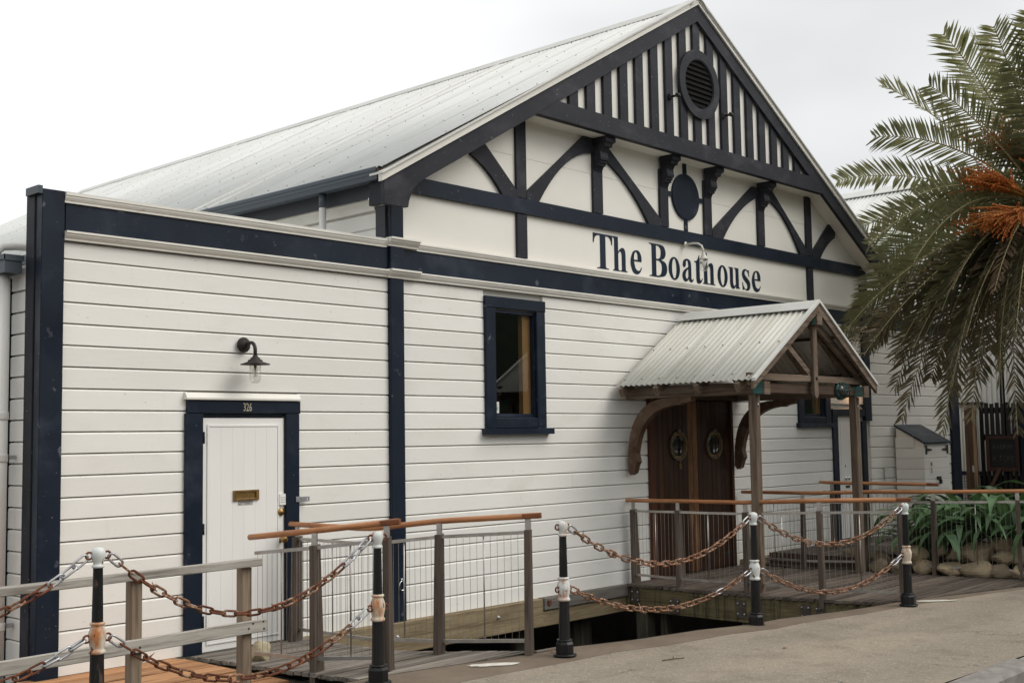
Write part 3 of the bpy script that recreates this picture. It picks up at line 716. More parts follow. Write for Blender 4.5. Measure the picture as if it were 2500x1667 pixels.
clad(annex, 4.335, 7.632, [H_D1], BOARD_Z, 3.27)
clad(hall, 7.806, 17.44, [H_WIN1, H_DD, H_WIN2, H_D2], BOARD_Z, 3.27, joints=[(10.9,), (), (), (14.2,), (), (10.35,), ()])
clad(wing, 17.62, 20.64, [], BOARD_Z, 3.27)
O_WIN1 = (9.10, 9.763, 1.915, 3.06); O_WIN2 = (15.53, 16.18, 1.94, 2.55)
O_D1 = (5.57, 6.408, -.3, 1.918); O_DD = (11.85, 13.56, -.3, 2.16); O_D2 = (16.53, 17.30, -.3, 1.93)
backing(annex, 4.16, 7.65, -.02, 3.628, [O_D1])
backing(hall, 7.651, 17.58, -.02, 4.35, [O_WIN1, O_DD, O_WIN2, O_D2])
backing(wing, 17.581, 20.75, -.02, 3.60, [])
# shells behind the facade
b = MB()
b.box((7.66, 24.3, -.4), (17.55, 24.4, 4.2)); b.box((17.50, 8.85, -.4), (17.58, 24.3, 4.2)); b.box((7.66, 8.85, -.06), (17.5, 24.3, -.02))
b.xz([(7.4, 4.2), (18.0, 4.2), (CX, 7.1)], 24.3, 24.38)
b.build('rear_wall', M['white_smooth'], hall)
b = MB().box((7.665, 8.802, -.02), (7.72, 24.3, 4.15)); b.build('side_wall', M['white_smooth'], hall)
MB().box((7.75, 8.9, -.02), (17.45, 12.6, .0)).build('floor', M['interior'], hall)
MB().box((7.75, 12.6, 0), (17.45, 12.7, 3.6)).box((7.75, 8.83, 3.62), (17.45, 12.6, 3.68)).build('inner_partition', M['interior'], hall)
MB().box((4.2, 8.9, 3.02), (7.64, 16, 3.10)).build('roof', M['roof'], annex)
MB().box((4.2, 8.83, -.3), (4.26, 16, 3.0)).box((4.2, 15.9, -.3), (7.6, 16, 3.0)).build('side_wall', M['white_smooth'], annex)
MB().box((17.6, 8.83, 3.0), (20.7, 15, 3.06)).build('roof', M['roof'], wing)
MB().box((20.66, 8.83, -.3), (20.74, 15, 3.0)).build('side_wall', M['white_smooth'], wing)

# mouldings, bands and columns
def ogee(x0, x1, zt, zb, proud, parent, name='moulding', mat=None):
    h = zt - zb
    pr = [(0, zt), (-proud, zt), (-proud, zt - .22 * h), (-proud * .82, zt - .26 * h), (-proud * .80, zt - .45 * h), (-proud * .55, zt - .72 * h), (-proud * .42, zt - .78 * h), (-proud * .40, zb), (0, zb)]
    b = MB(); b.prism(pr, lambda u, v, d: (d, FY - .012 + u, v), x0, x1); return b.build(name, mat or M['white_trim'], parent)
ogee(4.335, 7.60, 3.628, 3.556, .045, annex, 'cornice'); ogee(4.335, 7.60, 3.335, 3.266, .062, annex)
MB().box((4.336, 8.648, 3.630), (7.60, 8.83, 3.639)).build('parapet_capping', M['ridge_cap'], annex)
ogee(7.99, 17.35, 3.632, 3.560, .050, hall, 'cornice'); ogee(7.99, 17.35, 3.338, 3.266, .055, hall)
for zt, zb in ((3.655, 3.572), (3.345, 3.262)): ogee(7.602, 7.988, zt, zb, .095, hall, 'moulding_return')
ogee(17.65, 20.62, 3.632, 3.560, .050, wing, 'cornice'); ogee(17.65, 20.62, 3.338, 3.266, .055, wing)
for zt, zb in ((3.655, 3.572), (3.345, 3.262)): ogee(17.352, 17.648, zt, zb, .095, hall, 'moulding_return')
MB().box((4.352, FY - .014, 3.337), (7.628, FY + .018, 3.554)).build('frieze_board', M['navy'], annex)
b = MB(); b.box((7.812, FY - .016, 3.340), (10.9, FY + .018, 3.558)); b.build('frieze_board', M['navy'], hall)
b = MB(); b.box((10.902, FY - .014, 3.340), (14.3, FY + .018, 3.558)); b.build('frieze_board', M['navy'], hall)
b = MB(); b.box((14.302, FY - .016, 3.340), (17.42, FY + .018, 3.558)); b.build('frieze_board', M['navy'], hall)
MB().box((17.61, FY - .014, 3.340), (20.60, FY + .018, 3.558)).build('frieze_board', M['navy'], wing)
MB().bbox((7.632, FY - .045, -.02), (7.806, FY + .015, 3.262), .006).build('corner_column', M['navy'], hall)
MB().bbox((7.632, FY - .050, 3.346), (7.806, FY + .015, 3.570), .006).build('column_block', M['navy'], hall)
MB().bbox((7.640, FY - .045, 3.656), (7.806, FY + .015, 4.02), .006).build('corner_column', M['navy'], hall)
MB().bbox((17.41, FY - .045, 1.88), (17.62, FY + .015, 3.262), .006).build('corner_column', M['navy'], hall)
MB().bbox((17.41, FY - .050, 3.346), (17.62, FY + .015, 3.570), .006).build('column_block', M['navy'], hall)
MB().bbox((17.41, FY - .045, 3.656), (17.60, FY + .015, 4.02), .006).build('corner_column', M['navy'], hall)
# annex corner post, side return, gutter and downpipe
MB().bbox((4.152, 8.662, -.30), (4.334, 8.76, 3.640), .006).build('corner_post', M['navy'], annex)
MB().bbox((4.142, 8.764, -.30), (4.20, 8.90, 3.636), .004).build('corner_board', M['navy_worn_skylit'], annex)
MB().box((4.115, 8.655, 3.60), (4.1515, 8.86, 3.66)).build('post_capping', M['gutter'], annex)
for k in range(20): wboard(annex, 8.905, 9.16, BOARD_Z[k] - .07, (3.0 if k == 0 else BOARD_Z[k - 1] - .07), 'y', 4.158, -1, mat=M['white'])
for k in range(20): wboard(annex, 9.605, 16.0, BOARD_Z[k] - .07, (3.0 if k == 0 else BOARD_Z[k - 1] - .07), 'y', 4.158, -1, mat=M['white'])
MB().bbox((4.120, 9.165, -.30), (4.20, 9.60, 3.0), .004).build('corner_board', M['navy'], annex)
g = MB(); g.yz([(8.905, 3.0)] and [(8.91, 3.012), (8.91, 3.15), (14.0, 3.15), (14.0, 3.012)], 3.985, 4.12).build('gutter', M['gutter'], annex)
MB().box((3.975, 8.900, 3.105), (4.13, 8.909, 3.15)).box((3.972, 8.90, 3.11), (3.984, 14, 3.15)).build('gutter_lip', M['gutter'], annex)
MB().lathe((4.055, 9.06, -.3), [(.041, 0), (.041, 3.31)], 14).build('downpipe', M['pvc'], annex)
for z in (.32, 1.58, 1.90):
    c = MB().lathe((4.055, 9.06, z), [(.046, 0), (.047, .01), (.047, .05), (.046, .06)], 14).build('pipe_collar', M['pvc'], annex)
    if z < 1.8: MB().box((4.10, 9.02, z + .02), (4.15, 9.05, z + .05)).build('pipe_bracket', M['galv'], c)
MB().tube([(4.30, 9.02, 3.235), (4.12, 9.02, 3.235), (4.03, 9.04, 3.225), (3.995, 9.06, 3.19), (3.99, 9.07, 3.12)], .032, 10).build('overflow_pipe', M['pvc'], annex)
# stained bottom of the corner post
# wall plates and bearer under the boards
MB().bbox((6.50, 8.62, -.310), (9.73, 8.735, -.018), .008).build('bearer', M['bearer'], hall)
MB().bbox((9.735, 8.63, -.312), (11.19, 8.735, -.142), .006).build('bearer', M['bearer'], hall)
MB().bbox((9.735, 8.60, -.138), (11.19, 8.735, -.012), .006).build('wall_plate', M['bearer_grey'], hall)
MB().box((4.34, 8.66, -.20), (6.49, 8.735, -.022)).build('bearer', M['pile'], annex)
MB().bbox((13.75, 8.60, -.03), (17.4, 8.735, .06), .006).build('wall_plate', M['bearer'], hall)
MB().box((9.78, 8.585, -.085), (9.83, 8.599, -.04)).build('rusty_bracket', M['rust'], hall)
b = MB()
for x, z in ((6.9, -.2), (7.05, -.235), (7.16, -.235), (7.65, -.15), (9.03, -.13), (8.2, -.2)):
    b.lathe((x, 8.62, z), [(.022, 0), (.022, .006), (.012, .007), (.012, .022), (.006, .026)], 8, (0, -1, 0))
stuff(b.build('coach_bolts', M['galv'], hall))
# steel ring on the navy column
r = MB(); r.tube([(7.73 + .035 * math.cos(a), 8.635, .32 + .045 * math.sin(a)) for a in [2 * PI * i / 14 for i in range(15)]], .006, 6, False)
r.lathe((7.73, 8.655, .378), [(.014, 0), (.014, .012), (.008, .03)], 8, (0, -1, 0)).build('mooring_ring', M['chrome'], hall)

# gable wall, soffits, barge boards
def bup(x): return 4.191 + (7.211 - 4.191) * (1 - abs(x - CX) / (CX - 7.43))
def blo(x): return bup(x) - .215
def wline(x): return blo(x) + .02
# flat lining sheets of the tympanum, seam at mid height
seam = 4.765
def gable_poly(z0, z1, x0=7.70, x1=17.62):
    s = (7.211 - 4.191) / (CX - 7.43)
    def xr(z): return CX + max(0, (bup(CX) - .03 - z) / s)
    x1 = min(x1, xr(z0)); x0 = max(x0, 2 * CX - xr(z0))
    pts = [(x0, z0), (x1, z0)]
    a = min(x1, xr(z1)); pts += [(x1, max(z0, bup(x1) - .03))] if a < x1 else []
    pts += [(a, z1), (2 * CX - a, z1)]
    if a < x1: pts += [(x0, max(z0, bup(x0) - .03))]
    return pts
MB().xz(gable_poly(3.62, 4.235), FY, FY + .017).build('lining_sheet', M['white_smooth'], hall)
MB().xz(gable_poly(4.238, seam, 7.5, 17.86), FY, FY + .017).build('lining_sheet', M['white_smooth'], hall)
MB().xz(gable_poly(seam + .0025, 5.30, 7.5, 17.86), FY - .0015, FY + .017).build('lining_sheet', M['white_smooth'], hall)
# projecting upper triangle
def tri(z0, dz): s = (7.211 - 4.191) / (CX - 7.43); hw = (bup(CX) - dz - z0) / s; return [(CX - hw, z0), (CX + hw, z0), (CX, bup(CX) - dz)]
MB().xz(tri(5.21, .05), GY + .018, GY + .05).build('gable_sheet', M['white_smooth'], hall)
MB().box((9.55, GY + .02, 5.186), (15.81, FY + .01, 5.206)).build('soffit', M['white_smooth'], hall)
for sgn in (-1, 1):                                   # sloping soffits under the overhang
    xa, xb = 7.40, 9.57
    q = [(CX - sgn * (CX - xa), blo(xa) + .035), (CX - sgn * (CX - xb), blo(xb) + .035), (CX - sgn * (CX - xb), blo(xb) + .055), (CX - sgn * (CX - xa), blo(xa) + .055)]
    MB().xz(q, GY + .02, FY + .01).build('soffit', M['white_smooth'], hall)
    # barge board with shaped foot
    foot = [(7.345, 3.913), (7.645, 3.917), (7.655, 3.975), (7.684, 4.045), (7.728, 4.120), (7.79, blo(7.79))]
    p = foot + [(CX, blo(CX)), (CX, bup(CX)), (7.345, bup(7.345))]
    p = [(x if sgn < 0 else 2 * CX - x, z) for x, z in p]
    MB().xz(p, GY - .052, GY).build('barge_board', M['navy_worn_skylit'], hall)
    sp = [(7.36, 3.925), (7.40, 3.925), (7.40, 4.16), (7.36, 4.14)]
    MB().xz([(x if sgn < 0 else 2 * CX - x, z) for x, z in sp], GY + .002, FY - .05).build('barge_return', M['navy_worn_skylit'], hall)
    cp = [(7.30, bup(7.30) + .004), (CX, bup(CX) + .004), (CX, bup(CX) + .075), (7.30, bup(7.30) + .075)]
    MB().xz([(x if sgn < 0 else 2 * CX - x, z) for x, z in cp], GY - .075, GY - .02).build('barge_capping', M['white_trim'], hall)
    cp = [(7.29, bup(7.29) + .077), (CX, bup(CX) + .077), (CX, bup(CX) + .098), (7.29, bup(7.29) + .098)]
    MB().xz([(x if sgn < 0 else 2 * CX - x, z) for x, z in cp], GY - .10, GY + .10).build('roof_flashing', M['ridge_cap'], hall)
# tie beam
MB().xz([(9.53, 5.187), (15.83, 5.187), (15.49, 5.392), (9.87, 5.392)], GY - .068, GY + .016).build('tie_beam', M['navy_worn_skylit'], hall)
# battens of the upper triangle
for k in range(17):
    x = CX + (k - 8) * .3105; w = .076
    zt = lambda xx: blo(xx) + .03
    if 4.99 < 0: continue
    zb = 5.394
    q = [(x - w, zb), (x + w, zb), (x + w, max(zb + .01, zt(x + w)))]
    if x - w < CX < x + w: q += [(CX, zt(CX))]
    q += [(x - w, max(zb + .01, zt(x - w)))]
    MB().xz(q, GY - .022, GY + .017).build('gable_batten', M['navy_worn_skylit'], hall)
# round louvred vent
VX, VZ = CX + .005, 6.168
def ring_mesh(r0, r1, y0, y1, cx, cz, n=40):
    b = MB(); vs = []
    for r, y in ((r0, y0), (r1, y0), (r1, y1), (r0, y1)):
        vs += [(cx + r * math.cos(2 * PI * i / n), y, cz + r * math.sin(2 * PI * i / n)) for i in range(n)]
    b.add(vs, [(j * n + i, j * n + (i + 1) % n, ((j + 1) % 4) * n + (i + 1) % n, ((j + 1) % 4) * n + i) for j in range(4) for i in range(n)])
    return b
vent = ring_mesh(.325, .447, GY - .058, GY - .023, VX, VZ).build('round_vent', M['navy_worn_skylit'], hall)
ring_mesh(.312, .3245, GY - .050, GY - .01, VX, VZ).build('vent_lining', M['navy_worn_skylit'], vent)
MB().lathe((VX, GY - .0225, VZ), [(.324, 0), (.324, .004)], 32, (0, -1, 0), False).build('vent_back', M['black'], vent)
for k in range(9):
    z = VZ - .27 + k * .066; hw = math.sqrt(max(.001, .312 ** 2 - (z - VZ) ** 2)) - .004
    MB().add([(VX - hw, GY - .045, z - .022), (VX + hw, GY - .045, z - .022), (VX + hw, GY - .028, z + .020), (VX - hw, GY - .028, z + .020),
              (VX - hw, GY - .042, z - .025), (VX + hw, GY - .042, z - .025), (VX + hw, GY - .025, z + .017), (VX - hw, GY - .025, z + .017)],
             [(0, 1, 2, 3), (7, 6, 5, 4), (0, 4, 5, 1), (1, 5, 6, 2), (2, 6, 7, 3), (3, 7, 4, 0)]).build('louvre_slat', M['black'], vent)
# lower timber framing on the wall
FR = (FY - .034, FY - .0005)
def stud(x, w, z0, z1l, z1r, y=FR):
    MB().xz([(x - w / 2, z0), (x + w / 2, z0), (x + w / 2, z1r), (x - w / 2, z1l)], *y).build('gable_stud', M['navy_worn_skylit'], hall)
for s in (-1, 1):
    x = CX + .02 + s * 3.15
    zz = sorted((blo(x - .08), blo(x + .08)))
    l, r = (blo(x - .08) + .05, blo(x + .08) + .05)
    stud(x, .158, 3.645, 4.125, 4.125); stud(x, .158, 4.310, min(5.2, l), min(5.2, r))
    for off in (1.815, .49):
        stud(CX + .02 + s * off, .172, 4.310, 5.03, 5.03)
# mid rail, broken where the studs are so that nothing shares a plane
MB().xz([(7.79, 4.135), (17.60, 4.135), (17.60, 4.300), (7.79, 4.300)], FY - .044, FY - .0005).build('mid_rail', M['navy'], hall)
# curved braces
def brace(poly): MB().xz([(CX + x, z) for x, z in poly], FY - .039, FY - .0006).build('curved_brace', M['navy_worn_skylit'], hall)
def arc(p0, pm, p1, n=8):
    out = []
    for i in range(n + 1):
        t = i / n; out.append(((1 - t) ** 2 * p0[0] + 2 * t * (1 - t) * pm[0] + t * t * p1[0], (1 - t) ** 2 * p0[1] + 2 * t * (1 - t) * pm[1] + t * t * p1[1]))
    return out
for s in (-1, 1):
    mir = lambda L: [(s * -1 * x + .02, z) for x, z in L]     # profiles are written for the left half
    a = [(-3.072, 4.302), (-3.072, 4.385)] + [(-2.06, 5.186), (-1.90, 5.186)] + arc((-1.905, 5.01), (-2.42, 4.95), (-2.87, 4.302), 10)
    brace([(x * (1 if s < 0 else -1) + .02, z) for x, z in a])
    a = [(-1.73, 5.186), (-1.60, 5.186), (-.58, 4.385), (-.58, 4.302)] + arc((-.80, 4.302), (-1.22, 4.80), (-1.73, 5.01), 10)
    a = [(-1.728, 5.12), (-1.61, 5.12), (-.578, 4.39), (-.578, 4.302)] + arc((-.83, 4.302), (-1.20, 4.78), (-1.728, 4.985), 10)
    brace([(x * (1 if s < 0 else -1) + .02, z) for x, z in a])
    a = [(-3.228, 4.302), (-3.228, 4.375), (-3.78, blo(CX - 3.78) + .04), (-3.95, blo(CX - 3.95) + .04)] + arc((-3.93, 4.66), (-3.66, 4.55), (-3.46, 4.302), 8)
    brace([(x * (1 if s < 0 else -1) + .02, z) for x, z in a])
# corbels under the tie beam
for off in (-1.815, -.49, .49, 1.815):
    x = CX + .02 + off; w = .072
    pr = [(FY - .036, 5.185), (FY - .225, 5.185), (FY - .225, 5.115), (FY - .205, 5.105), (FY - .198, 5.075), (FY - .155, 5.070), (FY - .128, 5.02), (FY - .142, 4.955),
          (FY - .138, 4.925), (FY - .118, 4.920), (FY - .116, 4.895), (FY - .098, 4.89), (FY - .095, 4.865), (FY - .065, 4.86), (FY - .036, 4.80)]
    c = MB().yz(pr, x - w, x + w).build('corbel', M['navy_worn_skylit'], hall)
    MB().box((x - w - .018, FY - .238, 5.125), (x + w + .018, FY - .037, 5.183)).build('corbel_cap', M['navy_worn_skylit'], c)
# disc and its four arms
DX, DZ = CX + .02, 4.752
disc = MB().lathe((DX, FY - .0006, DZ), [(.300, 0), (.300, .026), (.294, .030)], 40, (0, -1, 0), False).build('gable_disc', M['navy'], hall)
for x0, x1, z0, z1 in ((DX - .033, DX + .033, DZ + .285, 5.19), (DX - .030, DX + .030, 4.302, DZ - .285), (DX - .405, DX - .285, DZ - .028, DZ + .028), (DX + .285, DX + .405, DZ - .028, DZ + .028)):
    MB().box((x0, FY - .022, z0), (x1, FY - .0007, z1)).build('disc_arm', M['navy'], disc)
# little black floodlight hooks beside the vent
for x, z in ((12.05, 5.885), (13.25, 5.87)):
    h = MB().box((x - .03, GY - .06, z - .03), (x + .03, GY - .023, z + .03)).tube([(x, GY - .05, z), (x + .02, GY - .12, z), (x + .02, GY - .13, z + .03)], .016, 6)
    h.lathe((x + .045, GY - .14, z), [(.024, 0), (.03, .03), (.024, .06)], 8, (-1, 0, 0)); h.build('cable_hook', M['black_iron'], hall)

# main roof: corrugated sheets, seams, screws, ridge, gutter
def corr_sheet(p_ridge, p_eave, y0, n_corr, pitch, amp, thick=.002):
    """corrugated sheet: corrugations run from ridge to eave, width along +Y from y0"""
    b = MB(); seg = 6; vs = []
    r, e = Vector(p_ridge), Vector(p_eave); d = (e - r).normalized(); nrm = Vector((0, 1, 0)).cross(d).normalized()
    if nrm.z < 0: nrm = -nrm
    m = n_corr * seg + 1
    for base in (r, e):
        for i in range(m):
            a = amp * math.sin(2 * PI * i / seg + .5)
            p = Vector((base.x, y0 + i * pitch / seg, base.z)) + nrm * (amp + a); vs.append(p)
    vs += [p - nrm * thick for p in vs]
    k = 2 * m
    b.add(vs, [(i, i + 1, m + i + 1, m + i) for i in range(m - 1)] + [(k + i, k + m + i, k + m + i + 1, k + i + 1) for i in range(m - 1)], True)
    b.f += [[m + i, m + i + 1, k + m + i + 1, k + m + i] for i in range(m - 1)] + [[i + 1, i, k + i, k + i + 1] for i in range(m - 1)]; b.sm += [False] * (2 * (m - 1))
    b.f += [[0, m, k + m, k], [m - 1, k + m - 1, k + 2 * m - 1, 2 * m - 1]]; b.sm += [False, False]
    return b
RZ = 7.232; EX = 7.33; EZ = 4.262
ROOF_Y0, ROOF_Y1 = GY - .085, 24.5
npitch, pitch = 10, .0762
ns = int((ROOF_Y1 - ROOF_Y0) / (npitch * pitch)) + 1
sl = (Vector((CX, ROOF_Y0, RZ)), Vector((EX, ROOF_Y0, EZ)))
for side in (0, 1):
    first = None
    for k in range(ns):
        y = ROOF_Y0 + k * npitch * pitch
        lift = .0022 * (k % 2)
        if first is None:
            ex = EX if side == 0 else 2 * CX - EX
            bm_ = corr_sheet((CX, 0, RZ + .004), (ex, 0, EZ + .004), 0, npitch, pitch, .0085); first = bm_.mesh('roof_sheet'); first.materials.append(M['roof'])
        inst('roof_sheet', first, hall, Matrix.Translation((0, y, lift)))
d = (sl[1] - sl[0]); dn = d.normalized(); nr = Vector((-dn.z, 0, dn.x)); nr = nr if nr.z > 0 else -nr
for y in (11.35, 11.75, 15.15, 18.4, 21.3):           # raised lap strips
    a = sl[0] + nr * .022 + Vector((0, y - ROOF_Y0, 0)) + dn * .2; c = sl[1] + nr * .022 + Vector((0, y - ROOF_Y0, 0))
    MB().beam(a, c, .05, .014, nr).build('lap_strip', M['ridge_cap'], hall)
b = MB(); random.seed(9)
for j in range(8):
    t = .055 + j * .131
    y = ROOF_Y0 + .05 + (j % 2) * .15
    while y < 24.4:
        if random.random() > .06:
            p = sl[0] + d * (t + random.uniform(-.002, .002)) + Vector((0, y - ROOF_Y0 + random.uniform(-.01, .01), 0)) + nr * .017
            b.lathe(p, [(.009, 0), (.009, .004), (.004, .009)], 5, nr, False)
        y += .3048
stuff(b.build('roof_screws', M['screw'], hall))
MB().xz([(CX - .20, RZ - .085), (CX - .06, RZ + .028), (CX, RZ + .05), (CX + .06, RZ + .028), (CX + .20, RZ - .085), (CX + .20, RZ - .077), (CX + .06, RZ + .036), (CX, RZ + .058), (CX - .06, RZ + .036), (CX - .20, RZ - .077)],
        ROOF_Y0 - .02, ROOF_Y1).build('ridge_cap', M['ridge_cap'], hall)
b = MB(); y = ROOF_Y0                                   # scribed dark gaps under the ridge flashing
pr = [(7.292, 4.270), (7.284, 4.258), (7.284, 4.232), (7.292, 4.225), (7.290, 4.20), (7.298, 4.19), (7.302, 4.150), (7.40, 4.150), (7.41, 4.255), (7.396, 4.255), (7.39, 4.165), (7.315, 4.165), (7.305, 4.258)]
MB().xz(pr, 8.47, 24.4).build('gutter', M['gutter'], hall)
MB().xz([(7.298, 4.155), (7.40, 4.155), (7.40, 4.255), (7.298, 4.255)], 8.455, 8.469).build('gutter_stop_end', M['dark_wood_x'], hall)
MB().box((7.47, 8.70, 4.035), (7.50, 24.3, 4.20)).box((7.50, 8.72, 4.10), (7.66, 24.3, 4.13)).build('eave_fascia', M['fascia'], hall)
b = MB()
b.prism([(0, 4.095), (0, 4.04), (-.03, 4.02), (-.05, 3.985), (-.06, 3.95), (-.09, 3.95), (-.09, 4.095)], lambda u, v, dd: (7.55 + u * -1.0, dd, v), 8.86, 24.3)
b.build('bed_moulding', M['white_trim'], hall)
for k, z in enumerate((3.947, 3.781, 3.615, 3.449)): wboard(hall, 8.86, 22, z - .166, z, 'y', 7.645, -1)
MB().box((7.618, 8.7165, 3.30), (7.6505, 8.855, 3.98)).build('corner_board', M['fascia'], hall)
vp = MB().lathe((7.37, 9.37, 3.10), [(.036, 0), (.036, .91)], 14).build('downpipe', M['pvc'], hall)
MB().lathe((7.37, 9.37, 4.011), [(.038, 0), (.038, .138)], 14).build('downpipe_top', M['gutter'], vp)

# ------------------------------------------------------------------ the painted name
def smooth(pts):
    """pts: (x, y) corner or (x, y, 1) smooth; smooth runs become Catmull-Rom curves"""
    out = []; n = len(pts)
    for i in range(n):
        p, q = pts[i], pts[(i + 1) % n]
        out.append((p[0], p[1]))
        if len(p) > 2 or len(q) > 2:
            a = pts[i - 1] if len(p) > 2 else p; c = pts[(i + 2) % n] if len(q) > 2 else q
            for k in range(1, 6):
                t = k / 6; f = lambda w, x, y, z: .5 * ((2 * x) + (-w + y) * t + (2 * w - 5 * x + 4 * y - z) * t * t + (-w + 3 * x - 3 * y + z) * t ** 3)
                out.append((f(a[0], p[0], q[0], c[0]), f(a[1], p[1], q[1], c[1])))
    return out
def ell(cx, cy, rx, ry, n=28): return [(cx + rx * math.cos(2 * PI * i / n), cy + ry * math.sin(2 * PI * i / n)) for i in range(n)]
S = lambda *p: [(x, y, 1) for x, y in p]
GL = {
 'T': [[(0, 1), (1, 1), (1, .72), (.97, .72)] + S((.90, .88), (.78, .945)) + [(.64, .95), (.64, .08)] + S((.69, .035)) + [(.80, .025), (.80, 0), (.20, 0), (.20, .025)] + S((.31, .035)) + [(.36, .08), (.36, .95)] + S((.22, .945), (.10, .88)) + [(.03, .72), (0, .72)]],
 'h': [[(0, 1), (0, .965)] + S((.08, .955)) + [(.11, .91), (.11, .08)] + S((.08, .035)) + [(0, .025), (0, 0), (.48, 0), (.48, .025)] + S((.40, .035)) + [(.37, .08), (.37, .50)] + S((.44, .57), (.52, .585), (.595, .55)) + [(.62, .46), (.62, .08)] + S((.59, .035)) + [(.51, .025), (.51, 0), (1, 0), (1, .025)] + S((.91, .035)) + [(.88, .08), (.88, .48)] + S((.85, .62), (.74, .695), (.60, .685), (.47, .635)) + [(.37, .56), (.37, 1)]],
 'e': [[(.99, .37)] + S((.97, .54), (.80, .67), (.52, .70), (.20, .62), (0, .34), (.18, .06), (.54, -.015), (.84, .05)) + [(1.0, .19), (.96, .21)] + S((.82, .115), (.64, .10), (.44, .16)) + [(.30, .37)], [(.30, .415)] + S((.345, .57), (.49, .655), (.625, .59)) + [(.66, .415)]],
 'B': [[(0, 1), (.52, 1)] + S((.80, .965), (.93, .78), (.86, .61)) + [(.66, .53)] + S((.91, .46), (1.0, .27), (.88, .07)) + [(.52, 0), (0, 0), (0, .025)] + S((.10, .035)) + [(.14, .08), (.14, .92)] + S((.10, .965)) + [(0, .975)], [(.38, .95)] + S((.52, .945), (.635, .86), (.65, .74), (.61, .61), (.50, .555)) + [(.38, .55)], [(.38, .505)] + S((.54, .495), (.67, .42), (.70, .27), (.65, .12), (.52, .05)) + [(.38, .045)]],
 'o': [ell(.5, .34, .5, .355), ell(.5, .34, .205, .305)],
 'a': [S((.06, .52), (.12, .63), (.30, .695), (.55, .70), (.74, .64)) + [(.80, .50), (.80, .14)] + S((.83, .075), (.90, .07)) + [(.97, .11), (1.0, .09)] + S((.92, .01), (.76, -.015), (.62, .02)) + [(.55, .09)] + S((.44, .015), (.26, -.015), (.08, .04), (0, .16), (.06, .28), (.26, .375)) + [(.54, .45)] + S((.54, .55), (.49, .64), (.40, .65), (.33, .60), (.33, .52), (.24, .44), (.10, .45)), [(.54, .39)] + S((.37, .32), (.28, .20), (.34, .09), (.45, .09)) + [(.54, .16)]],
 't': [[(0, .68), (0, .64), (.20, .64), (.20, .14)] + S((.28, .01), (.52, -.015), (.80, .02)) + [(1.0, .14), (.95, .17)] + S((.84, .10), (.72, .095)) + [(.64, .17), (.64, .64), (.95, .64), (.95, .68), (.64, .68), (.64, .88), (.58, .88)] + S((.44, .77)) + [(.25, .69)]],
 'u': [[(0, .68), (.37, .68), (.37, .18)] + S((.42, .095), (.52, .085)) + [(.62, .15), (.62, .61)] + S((.58, .65)) + [(.50, .655), (.50, .68), (.88, .68), (.88, .08)] + S((.91, .045)) + [(1, .04), (1, .012), (.62, 0), (.62, .10)] + S((.50, .005), (.32, -.015), (.16, .05)) + [(.11, .18), (.11, .61)] + S((.08, .65)) + [(0, .655)]],
 's': [[(.86, .68), (.90, .46), (.85, .46)] + S((.74, .59), (.54, .655), (.37, .61), (.37, .51), (.60, .42), (.88, .32), (1.0, .18), (.88, .03), (.56, -.015)) + [(.26, .03), (.15, -.01), (.09, -.01), (.04, .24), (.10, .24)] + S((.22, .10), (.44, .03), (.62, .07), (.63, .17), (.42, .27), (.16, .37), (.04, .51), (.15, .65), (.46, .70)) + [(.72, .655), (.79, .68)]],
}
LET = [('T', 10.766, 11.127), ('h', 11.135, 11.414), ('e', 11.479, 11.701), ('B', 11.861, 12.231), ('o', 12.264, 12.507), ('a', 12.561, 12.809), ('t', 12.837, 13.015), ('h', 13.02, 13.309),
       ('o', 13.369, 13.609), ('u', 13.639, 13.914), ('s', 13.961, 14.171), ('e', 14.216, 14.441)]
def glyph(cont, fn, th):
    """filled flat letter (holes allowed) with a slight thickness"""
    loops = [smooth(c) for c in cont]
    flat = [p for l in loops for p in l]; n = len(flat)
    tr = tessellate_polygon([[Vector((u, v, 0)) for u, v in l] for l in loops])
    b = MB(); b.add([fn(u, v, 0) for u, v in flat] + [fn(u, v, th) for u, v in flat], [tuple(t) for t in tr] + [tuple(q + n for q in t)[::-1] for t in tr])
    o = 0
    for l in loops:
        m = len(l)
        for i in range(m): b.f.append([o + i, o + (i + 1) % m, n + o + (i + 1) % m, n + o + i]); b.sm.append(False)
        o += m
    return b
for ch, xa, xb in LET:
    k = FY / 8.67
    xa, xb = xa * k, xb * k
    glyph(GL[ch], lambda u, v, d: (xa + (xb - xa) * u, FY - .001 - d, 3.664 + .413 * v), .004).build('sign_letter', M['ink'], hall)

# ------------------------------------------------------------------ windows and doors
def text_mesh(name, body, size, sx, mat, parent, origin, xdir, updir, th=.002):
    cu = bpy.data.curves.new(name, 'FONT'); cu.body = body; cu.size = size; cu.align_x = 'CENTER'; cu.extrude = th; cu.resolution_u = 3
    to = bpy.data.objects.new(name, cu); COL.objects.link(to)
    dg = bpy.context.evaluated_depsgraph_get()
    me = bpy.data.meshes.new_from_object(to.evaluated_get(dg)); bpy.data.objects.remove(to)
    x, u = Vector(xdir), Vector(updir); z = x.cross(u)
    m = Matrix((x * sx, u, z)).transposed().to_4x4(); m.translation = Vector(origin)
    me.transform(m); me.materials.clear(); me.materials.append(mat)
    off = Vector(LOC[parent.name]); me.transform(Matrix.Translation(-off))
    ob = bpy.data.objects.new(name, me); COL.objects.link(ob); ob.parent = parent; LOC[ob.name] = tuple(off)
    return ob
